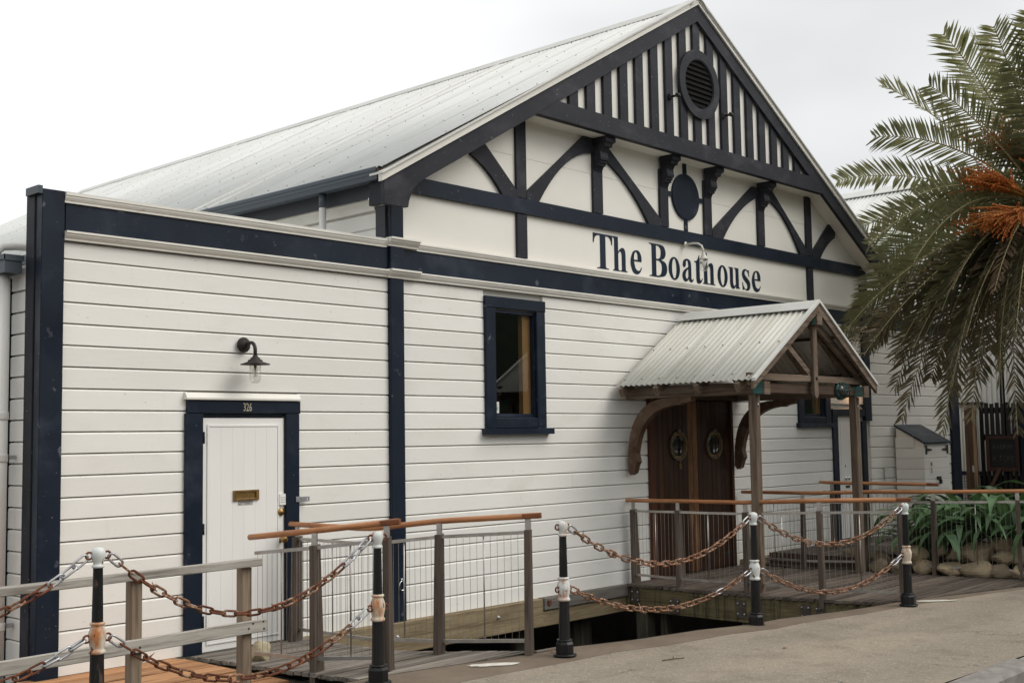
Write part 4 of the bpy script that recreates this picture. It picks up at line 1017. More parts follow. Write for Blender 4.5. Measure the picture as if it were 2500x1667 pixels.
def window(parent, H, O, sticker=False):
    x0, x1, z0, z1 = H; a, c, lo, hi = O
    w = MB().box((a, FY - .0, lo), (a + .03, FY + .11, hi)).box((c - .03, FY, lo), (c, FY + .11, hi)).box((a + .0301, FY, hi - .03), (c - .0301, FY + .11, hi)).build('window', M['navy'], parent)
    MB().bbox((x0, FY - .035, z0 + .002), (a + .008, FY - .0005, hi + .012)).build('window_casing', M['navy'], w)
    MB().bbox((c - .008, FY - .035, z0 + .002), (x1, FY - .0005, hi + .012)).build('window_casing', M['navy'], w)
    MB().bbox((x0, FY - .038, hi + .013), (x1, FY - .0005, z1 + .004)).build('window_casing', M['navy'], w)
    MB().box((a + .031, FY + .02, lo), (c - .031, FY + .07, lo + .045)).build('sash_rail', M['navy'], w)
    MB().xy([(x0 - .045, FY - .085), (x1 + .065, FY - .085), (x1 + .065, FY + .0), (x0 - .045, FY + .0)], z0 - .065, z0).build('window_sill', M['navy'], w)
    MB().box((a + .031, FY + .038, lo + .046), (c - .031, FY + .043, hi - .031)).build('pane', M['glass'], w)
    MB().box((a + .031, FY + .0005, lo - .0), (c - .031, FY + .019, lo + .012)).build('sash_bead', M['navy'], w)
    MB().bbox((a + .0085, FY - .030, z0 + .001), (c - .0085, FY - .0006, lo - .001)).build('window_casing', M['navy'], w)
    MB().box((c - .155, FY + .050, lo), (c - .031, FY + .110, hi - .031)).build('inner_jamb', M['jamb'], w)
    return w
w1 = window(hall, H_WIN1, O_WIN1)
st = MB().box((9.135, FY + .0325, 1.966), (9.208, FY + .0365, 2.085)).build('sticker', M['paper'], w1)
MB().box((9.138, FY + .0305, 2.018), (9.196, FY + .0322, 2.028)).box((9.138, FY + .0305, 1.998), (9.19, FY + .0322, 2.008)).box((9.14, FY + .0305, 2.048), (9.19, FY + .0322, 2.051)).box((9.14, FY + .0305, 2.06), (9.175, FY + .0322, 2.063)).build('sticker_print', M['teal_ink'], w1)
window(hall, H_WIN2, O_WIN2)
# small white door 326
D = MB().bbox((5.4, FY - .03, -.018), (5.57, FY - .0006, 1.945)).build('door_casing', M['navy'], annex)
MB().bbox((6.41, FY - .03, -.018), (6.556, FY - .0006, 1.945)).build('door_casing', M['navy'], annex)
lint = MB().bbox((5.418, FY - .034, 1.947), (6.560, FY - .0006, 2.058)).build('door_lintel', M['navy'], annex)
MB().yz([(FY - .0, 2.06), (FY - .052, 2.06), (FY - .054, 2.075), (FY - .024, 2.116), (FY, 2.122)], 5.398, 6.556).build('door_drip_cap', M['white_trim'], annex)
MB().box((5.5705, FY - .0, 1.919), (6.4095, FY + .09, 1.944)).build('door_head', M['navy'], annex)
door = MB().bbox((5.578, FY - .002, -.012), (6.404, FY + .045, 1.908), .004).build('door', M['door_white'], annex)
for i in range(6): MB().bbox((5.640 + i * .115, FY - .0075, .06), (5.7545 + i * .115, FY - .0025, 1.832), .0006).build('door_board', M['door_white'], door)
for x0, x1, z0, z1 in ((5.618, 5.638, .04, 1.852), (6.332, 6.350, .04, 1.852), (5.6385, 6.3315, 1.834, 1.852), (5.6385, 6.3315, .04, .058)): MB().bbox((x0, FY - .012, z0), (x1, FY - .0025, z1), .004).build('panel_bead', M['door_white'], door)
MB().box((5.575, FY - .006, -.03), (6.405, FY + .05, -.013)).build('door_threshold', M['bearer_grey'], annex)
s = MB()
for x0, x1, z0, z1 in ((5.872, 6.13, 1.207, 1.222), (5.872, 6.13, 1.280, 1.295), (5.872, 5.900, 1.2221, 1.2799), (6.102, 6.13, 1.2221, 1.2799)): s.box((x0, FY - .022, z0), (x1, FY - .0076, z1))
slot = s.build('letter_slot', M['brass'], door)
MB().yz([(FY - .0078, 1.223), (FY - .0095, 1.279), (FY - .0078, 1.279)], 5.9005, 6.1015).build('slot_flap', M['brass'], slot)
stk = MB().box((5.922, FY - .0088, 1.166), (6.075, FY - .0076, 1.203)).build('no_advertising_sticker', M['sticker'], door)
text_mesh('sticker_text', 'NO ADVERTISING\nMATERIAL', .0135, .95, M['sticker_ink'], stk, (6.018, FY - .0092, 1.188), (1, 0, 0), (0, 0, 1), .0002)
ring_mesh(.0125, .0155, FY - .0096, FY - .0089, 5.943, 1.185, 20).beam((5.934, FY - .0093, 1.177), (5.952, FY - .0093, 1.193), .0006, .003, (0, 1, 0)).build('sticker_mark', M['sticker_ink'], stk)
kp = MB().bbox((6.346, FY - .022, 1.150), (6.412, FY - .0026, 1.246), .004).build('door_lock_plate', M['door_white'], door)
q = MB()
for i in range(3):
    for j in range(3): q.lathe((6.362 + i * .016, FY - .022, 1.176 + j * .02), [(.0045, 0), (.0045, .004)], 6, (0, -1, 0))
stuff(q.build('keypad_buttons', M['sticker'], kp))
MB().lathe((6.366, FY - .0022, 1.090), [(.034, 0), (.034, .012), (.028, .02), (.020, .021), (.020, .027), (.004, .028)], 16, (0, -1, 0)).build('door_lock', M['brass'], door)
MB().lathe((6.366, FY - .0022, .855), [(.030, 0), (.030, .008), (.013, .012), (.013, .035), (.030, .045), (.034, .06), (.028, .074), (.005, .080)], 16, (0, -1, 0)).build('door_knob', M['brass'], door)
for z0, z1 in ((1.695, 1.793), (.945, 1.037), (.185, .285)):
    MB().lathe((5.573, FY - .032, z0), [(.008, 0), (.008, z1 - z0)], 8).build('hinge', M['navy'], door)
text_mesh('house_number', '326', .098, .62, M['gold'], lint, (6.0, FY - .0352, 1.968), (1, 0, 0), (0, 0, 1), .001)
h = MB().bbox((6.508, FY - .040, 1.168), (6.560, FY - .0345, 1.215), .003).box((6.561, FY - .045, 1.170), (6.652, FY - .039, 1.212)).build('door_hasp', M['galv'], annex)
MB().box((6.622, FY - .0465, 1.178), (6.630, FY - .0452, 1.204)).build('hasp_slot', M['paper'], h)
# dark double doors with portholes
fr = MB().bbox((11.77, FY - .045, -.015), (11.88, FY + .04, 2.20)).build('door_frame', M['mahogany_frame'], hall)
MB().bbox((13.57, FY - .045, -.015), (13.62, FY + .04, 2.20)).build('door_frame', M['mahogany'], hall)
MB().bbox((11.885, FY - .045, 2.14), (13.565, FY + .04, 2.21)).build('door_frame', M['mahogany'], hall)
def leaf_door(x0, x1, cxp, worn):
    n = 8; w = (x1 - x0) / n
    d0 = MB().box((x0, FY + .022, -.008), (x1, FY + .045, 2.136)).build('plank_door', M['mahogany'], hall)
    for i in range(n):
        a, c = x0 + i * w + .003, x0 + (i + 1) * w - .003
        MB().bbox((a, FY - .006, -.006), (c, FY + .0215, 2.134), .004).build('door_board', M['mahogany_worn'] if i in worn else M['mahogany'], d0)
    rz = 1.572
    ph = ring_mesh(.148, .186, FY - .030, FY - .0062, cxp, rz, 36).build('porthole', M['bronze'], d0)
    ring_mesh(.132, .1475, FY - .020, FY - .0063, cxp, rz, 36).build('porthole_bezel', M['brass'], ph)
    MB().lathe((cxp, FY - .0075, rz), [(.150, 0), (.150, .003), (.11, .0075), (.06, .0105), (.002, .0115)], 36, (0, -1, 0)).build('pane', M['porthole'], ph)
    q = MB()
    for i in range(10): q.lathe((cxp + .168 * math.cos(i * PI / 5 + .3), FY - .030, rz + .168 * math.sin(i * PI / 5 + .3)), [(.010, 0), (.010, .005), (.004, .009)], 6, (0, -1, 0))
    stuff(q.build('porthole_bolts', M['brass'], ph))
    MB().bbox((cxp - .035, FY - .045, rz + .170), (cxp + .035, FY - .006, rz + .205), .006).build('porthole_hinge', M['bronze'], ph)
    return d0
def porthole_glass():
    m = pmat('dark_porthole_glass', (0.012, 0.014, 0.013), None, 4, rough=0.05, spec=0.8); return m
M['porthole'] = porthole_glass()
dl = leaf_door(11.884, 12.716, 12.390, (7,)); dr = leaf_door(12.722, 13.566, 13.188, (0,))
MB().tube([(12.41, FY - .03, 1.385), (12.41, FY - .03, 1.345)], .004, 5).tube([(12.415 + .018 * math.cos(a), FY - .03, 1.315 + .03 * math.sin(a)) for a in [2 * PI * i / 12 for i in range(13)]], .005, 5, False).build('pull_ring', M['brass'], dl)
for dd, x, sg in ((dl, 11.90, 1), (dr, 13.55, -1)):
    for z in (.17, 2.02): MB().xz([(x, z - .022), (x + sg * .22, z - .012), (x + sg * .25, z), (x + sg * .22, z + .012), (x, z + .022)], FY - .014, FY - .0068).build('strap_hinge', M['black_iron'], dd)
# second white door
MB().bbox((16.372, FY - .03, -.0), (16.53, FY - .0006, 1.948)).build('door_casing', M['navy'], hall)
MB().bbox((17.302, FY - .03, -.0), (17.452, FY - .0006, 1.875)).build('door_casing', M['navy'], hall)
MB().bbox((16.372, FY - .034, 1.95), (17.408, FY - .0006, 2.060)).build('door_lintel', M['navy'], hall)
d2 = MB().bbox((16.535, FY + .0, .125), (17.295, FY + .045, 1.93), .004).build('door', M['door_white'], hall)
for i in range(7):
    x = 16.635 + i * .083; MB().bbox((x, FY - .008, .2), (x + .079, FY - .0005, 1.84), .004).build('door_board', M['door_white'], d2)
MB().lathe((16.755, FY - .0085, 1.022), [(.026, 0), (.026, .008), (.012, .012), (.012, .03), (.03, .045), (.03, .055), (.005, .068)], 14, (0, -1, 0)).build('door_knob', M['chrome'], d2)
MB().lathe((16.60, FY - .0005, .68), [(.026, 0), (.026, .008), (.012, .012), (.012, .03), (.03, .045), (.03, .055), (.005, .068)], 14, (0, -1, 0)).build('door_knob', M['chrome'], d2)
MB().bbox((16.735, FY - .013, .872), (16.86, FY - .0085, .91), .002).build('letter_slot', M['black_iron'], d2)
MB().box((16.735, FY - .012, 1.185), (16.75, FY - .0085, 1.22)).build('keyhole', M['black_iron'], d2)
# hook on the wing wall, navy corner post
MB().tube([(18.02, FY - .008, 1.12), (18.02, FY - .03, 1.10), (18.02, FY - .012, 1.07), (18.025, FY - .014, .95), (18.03, FY - .02, .94)], .008, 6).lathe((18.02, FY - .002, 1.125), [(.02, 0), (.018, .01)], 8, (0, -1, 0)).build('wall_hook', M['steel'], wing)
MB().bbox((20.64, FY - .045, -.02), (20.98, FY + .09, 3.60), .006).build('corner_post', M['navy'], wing)
# ------------------------------------------------------------------ locker against the wing
lk = thing('storage_locker', 'white weatherboard meter locker with sloping navy lid against the wing', 'locker', (18.85, 8.45, 0))
LX0, LX1, LY, LZF, LZB = 18.42, 19.37, 8.20, 1.515, 1.80
MB().yz([(8.215, .12), (8.66, .12), (8.66, 1.775), (8.215, 1.515)], LX0 + .021, LX1 - .01).build('locker_body', M['white_smooth'], lk)
for k in range(12):
    zb, zt = .14 + k * .1657 - .02, .14 + (k + 1) * .1657 - .02
    if zb > 1.75: break
    y0 = LY
    if zt > LZF + .02: y0 = LY + (zt - LZF) / (LZB - LZF) * (8.68 - LY)
    if y0 < 8.6: wboard(lk, y0, 8.672, zb, min(zt, 1.77), 'y', LX0, -1)
    if zt < 1.50: wboard(lk, LX0 + .03, LX1, zb, zt, 'x', LY, -1)
MB().yz([(LY - .04, LZF - .012), (8.675, LZB - .005), (8.675, LZB + .02), (LY - .04, LZF + .016)], LX0 - .03, LX1 + .04).build('locker_lid', M['navy'], lk)
for x, sg in ((LX0 + .06, 1), (LX1 - .04, -1)):
    MB().xz([(x, 1.34), (x + sg * .04, 1.34), (x + sg * .04, 1.385), (x + sg * .22, 1.40), (x + sg * .22, 1.42), (x + sg * .04, 1.435), (x + sg * .04, 1.48), (x, 1.48)], LY - .014, LY - .001).build('strap_hinge', M['black_iron'], lk)
sg_ = MB().box((18.62, LY - .006, 1.02), (18.72, LY - .001, 1.23)).build('warning_sign', M['paper'], lk)
MB().box((18.645, LY - .008, 1.15), (18.695, LY - .0062, 1.21)).box((18.655, LY - .008, 1.04), (18.69, LY - .0062, 1.12)).build('warning_print', M['red_ink'], sg_)
MB().bbox((18.86, LY - .03, .93), (18.98, LY - .001, .98), .005).bbox((18.95, LY - .035, .86), (19.0, LY - .0305 + .03, .929), .004).build('latch', M['black_iron'], lk)
MB().box((LX0 + .02, LY + .02, .0), (LX1 - .02, 8.66, .119)).build('locker_plinth', M['pile'], lk)
# ------------------------------------------------------------------ entrance porch
porch = thing('porch', 'timber entrance porch with corrugated gable roof over the dark double doors', 'porch', (12.515, 7.7, 0))
PX, PRZ, PEZ = 12.515, 3.185, 2.275
PEX0, PEX1 = 11.09, 13.895
PY0, PY1 = 6.79, 8.60
for side, ex in ((0, PEX0), (1, PEX1)):
    first = None
    ez = PEZ
    for k in range(3):
        n = 8
        b = corr_sheet((PX, 0, PRZ), (ex, 0, ez), PY0 + k * 8 * .0762, n, .0762, .0095)
        b.build('roof_sheet', M['porch_roof'], porch)
pd = (Vector((PEX0, 0, PEZ)) - Vector((PX, 0, PRZ)))
for side, ex in ((0, PEX0), (1, PEX1)):
    q = MB(); dd = Vector((ex - PX, 0, PEZ - PRZ)); nn = Vector((-dd.z, 0, dd.x)).normalized(); nn = nn if nn.z > 0 else -nn
    for t in (.12, .52, .93):
        for j in range(8): q.lathe(Vector((PX, PY0 + .06 + j * .245, PRZ)) + dd * t + nn * .019, [(.011, 0), (.011, .004), (.005, .009)], 5, nn, False)
    stuff(q.build('roof_screws', M['screw'], porch))
sl_ = .61
MB().xz([(PX - .16, PRZ - .062), (PX - .05, PRZ + .02), (PX, PRZ + .042), (PX + .05, PRZ + .02), (PX + .16, PRZ - .062), (PX + .16, PRZ - .054), (PX + .05, PRZ + .029), (PX, PRZ + .052), (PX - .05, PRZ + .029), (PX - .16, PRZ - .054)], PY0 - .03, PY1).build('ridge_cap', M['ridge_cap'], porch)
for s, ex in ((-1, PEX0 - .035), (1, PEX1 + .015)):
    w = abs(ex - PX)
    def pt(t, dz): return (PX + s * w * t, lerp(PRZ, PEZ - .02, t) + dz)
    MB().xz([pt(0, .055), pt(1, .045), pt(1, .012), pt(0, .02)], PY0 - .055, PY0 - .008).build('barge_flashing', M['ridge_cap'], porch)
    MB().xz([pt(0, .018), pt(1, .010), pt(1, -.075), pt(0, -.085)], PY0 - .035, PY0 - .001).build('barge_board', M['porch_wood_x'], porch)
    for y in (6.98, 7.50, 8.05, 8.54):                # rafters
        MB().beam((PX + s * .03, y, PRZ - .085), (PX + s * (w - .07), y, PEZ - .055), .05, .09, (0, 0, 1)).build('rafter', M['porch_wood_x'], porch)
        MB().beam((PX + s * (w - .22), y, PEZ + .035), (PX + s * (w - .02), y, PEZ - .075), .055, .10, (0, 0, 1)).build('rafter_tail', M['porch_wood_x'], porch)
    for t in (.33, .78):                               # purlins
        p = pt(t, -.04); MB().box((p[0] - .02, PY0 + .01, p[1] - .03), (p[0] + .02, PY1, p[1] + .005)).build('purlin', M['dark_wood_x'], porch)
    # eaves beam on the post line, post, curved bracket
    bx = 11.36 if s < 0 else 13.67
    MB().bbox((bx - .05, 6.93, 2.135), (bx + .05, 8.66, 2.268), .008).build('eaves_beam', M['porch_wood_y'], porch)
    bl = MB().bbox((bx - .048, 6.80, 2.137), (bx + .048, 6.929, 2.262), .006).build('beam_end', M['copper'], porch)
    MB().bbox((bx - .062, 6.775, 2.128), (bx + .06, 6.799, 2.266), .004).build('beam_end_face', M['porch_wood_x'], bl)
    post = MB().bbox((bx - .048, 6.90, .0), (bx + .048, 6.996, 2.133), .008).build('post', M['porch_wood_z'], porch)
    MB().lathe((bx, 6.90, 2.02), [(.018, 0), (.018, .005), (.008, .012)], 8, (0, -1, 0)).build('bolt', M['galv'], post)
    # bracket: an S-less quarter bow from the wall to the beam, thick and slightly shouldered
    o = arc((8.655, 1.30), (8.60, 2.12), (7.78, 2.128), 14); i_ = arc((7.80, 2.06), (8.34, 2.06), (8.45, 1.38), 14)
    poly = [(8.655, 1.42)] + [p for p in arc((8.655, 1.45), (8.62, 2.128), (8.05, 2.132), 12)][1:] + [(7.74, 2.134), (7.74, 2.085), (7.86, 2.065), (7.90, 2.045)] + arc((7.93, 2.052), (8.46, 2.02), (8.535, 1.50), 12) + [(8.515, 1.40), (8.54, 1.36), (8.57, 1.27), (8.62, 1.245), (8.655, 1.29)]
    bw = MB().yz(poly, bx - .045, bx + .045).build('curved_bracket', M['bracket'], porch)
MB().bbox((11.43, 6.90, 2.150), (13.60, 7.0, 2.262), .008).build('front_beam', M['dark_wood_x'], porch)
MB().bbox((11.40, 8.58, 2.150), (13.62, 8.655, 2.262), .006).build('wall_beam', M['dark_wood_x'], porch)
MB().bbox((11.16, 6.86, 2.285), (13.86, 6.915, 2.365), .006).build('truss_tie', M['porch_wood_x'], porch)
MB().bbox((PX - .045, 6.815, 2.135), (PX + .045, 6.857, 2.93), .006).xz([(PX - .045, 2.134), (PX + .045, 2.134), (PX, 2.095)], 6.816, 6.856).build('king_post', M['porch_wood_z'], porch)
kb = MB().lathe((PX, 6.815, 2.33), [(.022, 0), (.022, .008), (.010, .016)], 6, (0, -1, 0)).build('bolt', M['black_iron'], porch)
MB().bbox((PX - .055, 6.83, 2.955), (PX + .055, 8.65, 3.075), .006).build('ridge_beam', M['porch_wood_y'], porch)
rb = MB().bbox((PX - .058, 6.77, 2.950), (PX + .058, 6.829, 3.080), .006).build('beam_end', M['copper'], porch)
MB().bbox((PX - .060, 6.745, 2.946), (PX + .060, 6.769, 3.082), .004).build('beam_end_face', M['porch_wood_x'], rb)
for s in (-1,): MB().beam((PX + s * .05, 6.885, 2.38), (PX + s * .62, 6.885, 2.745), .045, .07, (0, 0, 1)).build('truss_brace', M['porch_wood_x'], porch)
for s in (-1, 1): MB().beam((PX + s * .02, 6.875, 3.02), (PX + s * 1.38, 6.875, 2.265), .04, .09, (0, 0, 1)).build('truss_rafter', M['porch_wood_x'], porch)
# bulkhead lamp on the front beam
pl_ = thing('bulkhead_lamp', 'green oval bulkhead lamp in a wire cage on the front beam of the porch', 'lamp', (13.2, 6.9, 2.21))
MB().lathe((13.2, 6.899, 2.205), [(.115, 0), (.115, .03), (.10, .045)], 20, (0, -1, 0)).build('lamp_base', M['lamp_green'], pl_)
b = MB().ball((13.2, 6.852, 2.205), .095, 10, (1, .42, .72)); b.build('lamp_lens', M['lens'], pl_)
for a in (-.06, 0, .06): MB().tube([(13.2 + a, 6.895 - .005, 2.205 + .11), (13.2 + a * 1.1, 6.80, 2.26), (13.2 + a * 1.1, 6.785, 2.205), (13.2 + a * 1.1, 6.80, 2.15), (13.2 + a, 6.89, 2.10)], .007, 6).build('cage_wire', M['lamp_green'], pl_)
MB().tube([(13.09, 6.88, 2.205), (13.10, 6.80, 2.205), (13.2, 6.778, 2.205), (13.30, 6.80, 2.205), (13.31, 6.88, 2.205)], .007, 6).build('cage_wire', M['lamp_green'], pl_)

# ------------------------------------------------------------------ wall lamps
la = thing('wall_lamp', 'black swan neck lamp with glass shade on the wall above door 326', 'lamp', (5.965, FY - .02, 2.53))
MB().lathe((5.965, FY - .0215, 2.535), [(.066, 0), (.066, .010), (.052, .016), (.050, .028), (.030, .034), (.026, .05)], 18, (0, -1, 0)).build('wall_plate', M['black_iron'], la)
pts = [(5.965, FY - .06, 2.535), (5.965, FY - .13, 2.548)] + [(5.965, FY - .13 - .065 * math.sin(a), 2.485 + .065 * math.cos(a)) for a in (.3, .7, 1.1, 1.5)] + [(5.965, FY - .196, 2.42)]
MB().tube(pts, .0155, 10).build('swan_neck', M['black_iron'], la)
LYc = FY - .196
MB().lathe((5.965, LYc, 2.355), [(.052, 0), (.125, .0), (.126, .006), (.07, .024), (.062, .03), (.060, .042), (.042, .047), (.040, .060), (.024, .066), (.022, .08)], 24).build('lamp_shade', M['black_iron'], la)
MB().lathe((5.965, LYc, 2.195), [(.004, 0), (.030, .006), (.044, .025), (.049, .05), (.049, .160)], 20).build('glass_shade', M['lamp_glass'], la)
bu = MB().lathe((5.965, LYc, 2.25), [(.004, 0), (.020, .012), (.026, .04), (.016, .075), (.012, .105)], 14).build('bulb', M['lamp_glass'], la)
MB().lathe((5.965, LYc, 2.262), [(.003, 0), (.006, .02), (.009, .055), (.012, .09)], 8).build('bulb_stem', M['filament'], bu)
lb = thing('sign_lamp', 'small white swan neck lamp with caged glass hanging before the painted name', 'lamp', (12.66, FY - .04, 4.13))
xx = 12.63
MB().lathe((xx, FY - .0445, 4.128), [(.034, 0), (.034, .008), (.016, .012)], 12, (0, -1, 0)).build('wall_plate', M['lamp_white'], lb)
MB().tube([(xx, FY - .05, 4.128), (xx, FY - .16, 4.128), (xx, FY - .23, 4.118), (xx, FY - .285, 4.085), (xx, FY - .31, 4.03), (xx, FY - .315, 3.99)], .0125, 10).build('swan_neck', M['lamp_white'], lb)
yb = FY - .315
MB().lathe((xx, yb, 3.905), [(.056, 0), (.058, .012), (.045, .016), (.034, .045), (.020, .075), (.014, .09)], 16).build('lamp_cap', M['lamp_white'], lb)
MB().lathe((xx, yb, 3.765), [(.004, 0), (.028, .008), (.042, .03), (.046, .139)], 16).build('glass_shade', M['lamp_glass'], lb)
for k in range(4):
    a = k * PI / 2 + .4; MB().tube([(xx + .052 * math.cos(a), yb + .052 * math.sin(a), 3.905), (xx + .052 * math.cos(a), yb + .052 * math.sin(a), 3.80), (xx + .03 * math.cos(a), yb + .03 * math.sin(a), 3.762), (xx, yb, 3.755)], .0035, 5).build('cage_wire', M['lamp_white'], lb)
MB().lathe((xx, yb, 3.80), [(.004, 0), (.022, .02), (.024, .05), (.014, .09)], 12).build('bulb', M['pvc'], lb)

# lit lamp over the second white door, half hidden by the porch post
ld = thing('door_lamp', 'small lit lamp glowing warm on the boards above the narrow white door', 'lamp', (17.05, FY - .02, 2.36))
MB().lathe((17.05, FY - .0215, 2.36), [(.05, 0), (.05, .02), (.03, .03)], 14, (0, -1, 0)).build('lamp_base', M['black_iron'], ld)
MB().ball((17.05, FY - .085, 2.36), .036, 8).build('bulb', M['lit'], ld)
ll = bpy.data.lights.new('lamp_light', 'POINT'); ll.energy = 2.2; ll.color = (1.0, .55, .25); ll.shadow_soft_size = .04
lo = bpy.data.objects.new('lamp_light', ll); COL.objects.link(lo); lo.parent = ld; lo.location = (0, -.14, 0)

# ------------------------------------------------------------------ railings
def railing(name, label, pts, posts, rail_ext=(0.1, 0.1), outer=1, steel_side=1, wires=True, hr=.0225, low=.25, mid=(), wdw=(.075, .125), hang=.11):
    """pts: list of (x, y, z_base, z_handrail) along the line; posts: indices (may be fractional) with a post"""
    P = [Vector((p[0], p[1], 0)) for p in pts]
    def at(t):
        i = min(int(t), len(pts) - 2); f = t - i
        return [lerp(pts[i][k], pts[i + 1][k], f) for k in range(4)]
    def tangent(t):
        i = min(int(t), len(pts) - 2)
        if abs(t - round(t)) < 1e-6 and 0 < round(t) < len(pts) - 1:
            j = int(round(t)); d = (P[j] - P[j - 1]).normalized() + (P[j + 1] - P[j]).normalized()
        else: d = P[i + 1] - P[i]
        return d.normalized()
    root = thing(name, label, 'railing', tuple(at(posts[0])[:3]))
    # handrail
    t0 = (Vector(pts[0][:2] + (pts[0][3],)) - Vector(pts[1][:2] + (pts[1][3],))).normalized()
    t1 = (Vector(pts[-1][:2] + (pts[-1][3],)) - Vector(pts[-2][:2] + (pts[-2][3],))).normalized()
    hp = [Vector(p[:2] + (p[3],)) for p in pts]
    hp[0] = hp[0] + t0 * rail_ext[0]; hp[-1] = hp[-1] + t1 * rail_ext[1]
    line = []
    for a, c in zip(hp, hp[1:]):
        n = max(2, int((c - a).length / .12))
        for k in range(n): line.append(a.lerp(c, k / n))
    line.append(hp[-1])
    sm_ = [line[0]] + [(line[i - 1] + line[i] * 2 + line[i + 1]) / 4 for i in range(1, len(line) - 1)] + [line[-1]]
    L = len(sm_)
    ends = [line[0] + t0 * .012] + sm_ + [line[-1] + t1 * .012]
    h = MB().tube(ends, [hr * .55] + [hr] * L + [hr * .55], 12, True, 1.0).build('handrail', M['varnish'], root)
    e = line[-1]; MB().beam(e - t1 * .13, e + t1 * .014, hr * 2.25, hr * 1.85, (0, 0, 1), .008).build('scarf_block', M['varnish_dark'], h)
    # posts
    for t in posts:
        x, y, zb, zh = at(t); tg = tangent(t); n = Vector((-tg.y, tg.x, 0)) * outer; zt = zh - .105
        c = Vector((x, y, 0)); hw = .023
        def ex(poly, d0, d1): 
            b = MB(); b.prism(poly, lambda u, v, d: tuple(c + n * u + tg * d + Vector((0, 0, v))), d0, d1); return b
        pz = zb - hang
        po = ex([(-.035, pz + .02), (-.028, pz), (wdw[1] - .045, pz), (wdw[1] - .035, pz + .02), (wdw[0] - .035, zt), (-.035, zt)], -hw, hw).build('post', M['grey_wood_z'], root)
        sd = 1 if steel_side > 0 else -1
        uo0, uo1 = (wdw[1] - .034, wdw[0] - .034) if sd > 0 else (-.036, -.036)
        f = ex([(uo0, pz - low), (uo0 + .010 * sd, pz - low), (uo1 + .010 * sd, zt + .005), (uo1, zt + .005)] if sd > 0 else [(uo0 - .010, pz - low), (uo0, pz - low), (uo1, zt + .005), (uo1 - .010, zt + .005)], -.016, .016).build('steel_flat', M['steel'], po)
        if low > .05: ex([(-.02, pz - low), (wdw[1] - .06, pz - low), (wdw[1] - .06, pz - .002), (-.02, pz - .002)], -.026, .026).build('post_foot', M['grey_wood_z'], po)
        MB().beam(c + Vector((0, 0, zt)), c + Vector((0, 0, zh - hr * .8)), .045, .012, n).build('rail_stem', M['steel'], po)
        q = MB()
        for z in (.12, .42, .72):
            for dn in (-1,): q.lathe(c + tg * -hw + n * .015 + Vector((0, 0, zb + z)), [(.007, 0), (.007, .003), (.003, .005)], 6, -tg)
        stuff(q.build('post_bolts', M['galv'], po))
    # steel rails between the ends and wires
    tt = [0.0] + list(range(1, len(pts) - 1)) + [float(len(pts) - 1)]
    wb = MB(); zoff = {}
    for nm, dz in (('top_rail', .105 + .018), ('bottom_rail', None)):
        for a, c in zip(tt, tt[1:]):
            pa, pc = at(a), at(c)
            za = pa[3] - dz if dz else pa[2] + .095; zc = pc[3] - dz if dz else pc[2] + .095
            MB().beam((pa[0], pa[1], za), (pc[0], pc[1], zc), .020, .026, (0, 0, 1)).build(nm, M['steel'], root)
    for a, c in zip(tt, tt[1:]):
        pa, pc = at(a), at(c); ln = math.hypot(pc[0] - pa[0], pc[1] - pa[1]); n = max(1, int(round(ln / .055)))
        for k in range(n):
            f = (k + .5) / n; x, y = lerp(pa[0], pc[0], f), lerp(pa[1], pc[1], f)
            wb.tube([(x, y, lerp(pa[2], pc[2], f) + .10), (x, y, lerp(pa[3], pc[3], f) - .125)], .0021, 4, False)
    stuff(wb.build('wires', M['steel'], root))
    for t in mid:
        x, y, zb, zh = at(t); MB().lathe((x, y, zb + .10), [(.0065, 0), (.0065, zh - zb - .225)], 6).build('baluster', M['steel'], root)
    return root
random.seed(31)
railing('ramp_railing', 'short railing with round timber handrail on the left edge of the grey ramp', [(5.405, 7.70, .02, .985), (5.44, 7.02, .05, 1.055), (5.72, 6.55, .07, 1.112)], [1, 2], (.07, .085), outer=1, steel_side=1, low=.25, mid=(.45, 1.5))
railing('ramp_railing', 'angled railing from the wall beside door 326 out to the path edge', [(6.40, 8.50, 0, .985), (6.40, 7.54, .01, .985), (6.515, 6.84, .05, 1.066), (6.86, 6.22, .07, 1.104)], [0, 2, 3], (.10, .09), outer=-1, steel_side=-1, low=.05, mid=(.5, 1.5, 2.5))
railing('porch_railing', 'front left railing of the porch deck behind the middle chains', [(11.325, 8.60, 0, .95), (11.27, 7.93, 0, .962), (11.29, 7.50, 0, .962), (11.37, 7.11, 0, .96), (11.30, 6.18, 0, 1.005), (11.67, 5.48, -.01, 1.013)], [0, 1, 3, 4, 5], (.10, .10), outer=1, steel_side=1, low=.18, mid=(.5, 1.9, 3.5, 4.5))
railing('porch_railing', 'long railing along the garden side of the porch deck beside the boulders', [(13.74, 8.58, 0, .945), (13.74, 7.74, 0, .948), (13.90, 7.40, 0, .950), (14.10, 7.06, 0, .957), (14.02, 6.15, 0, .978), (14.29, 5.26, -.02, .992), (14.75, 4.2, -.03, 1.01)], [1, 3, 4, 5], (.05, .3), outer=-1, steel_side=-1, low=.02, mid=(.5, 2.5, 3.5, 4.5))
railing('landing_railing', 'farthest railing guarding the raised landing before the narrow white door', [(15.17, 8.22, .11, 1.022), (15.153, 8.08, .11, 1.019), (15.432, 6.90, .10, 1.003)], [1, 2], (.05, .18), outer=1, steel_side=1, low=.02, mid=(1.5,), wdw=(.07, .09))

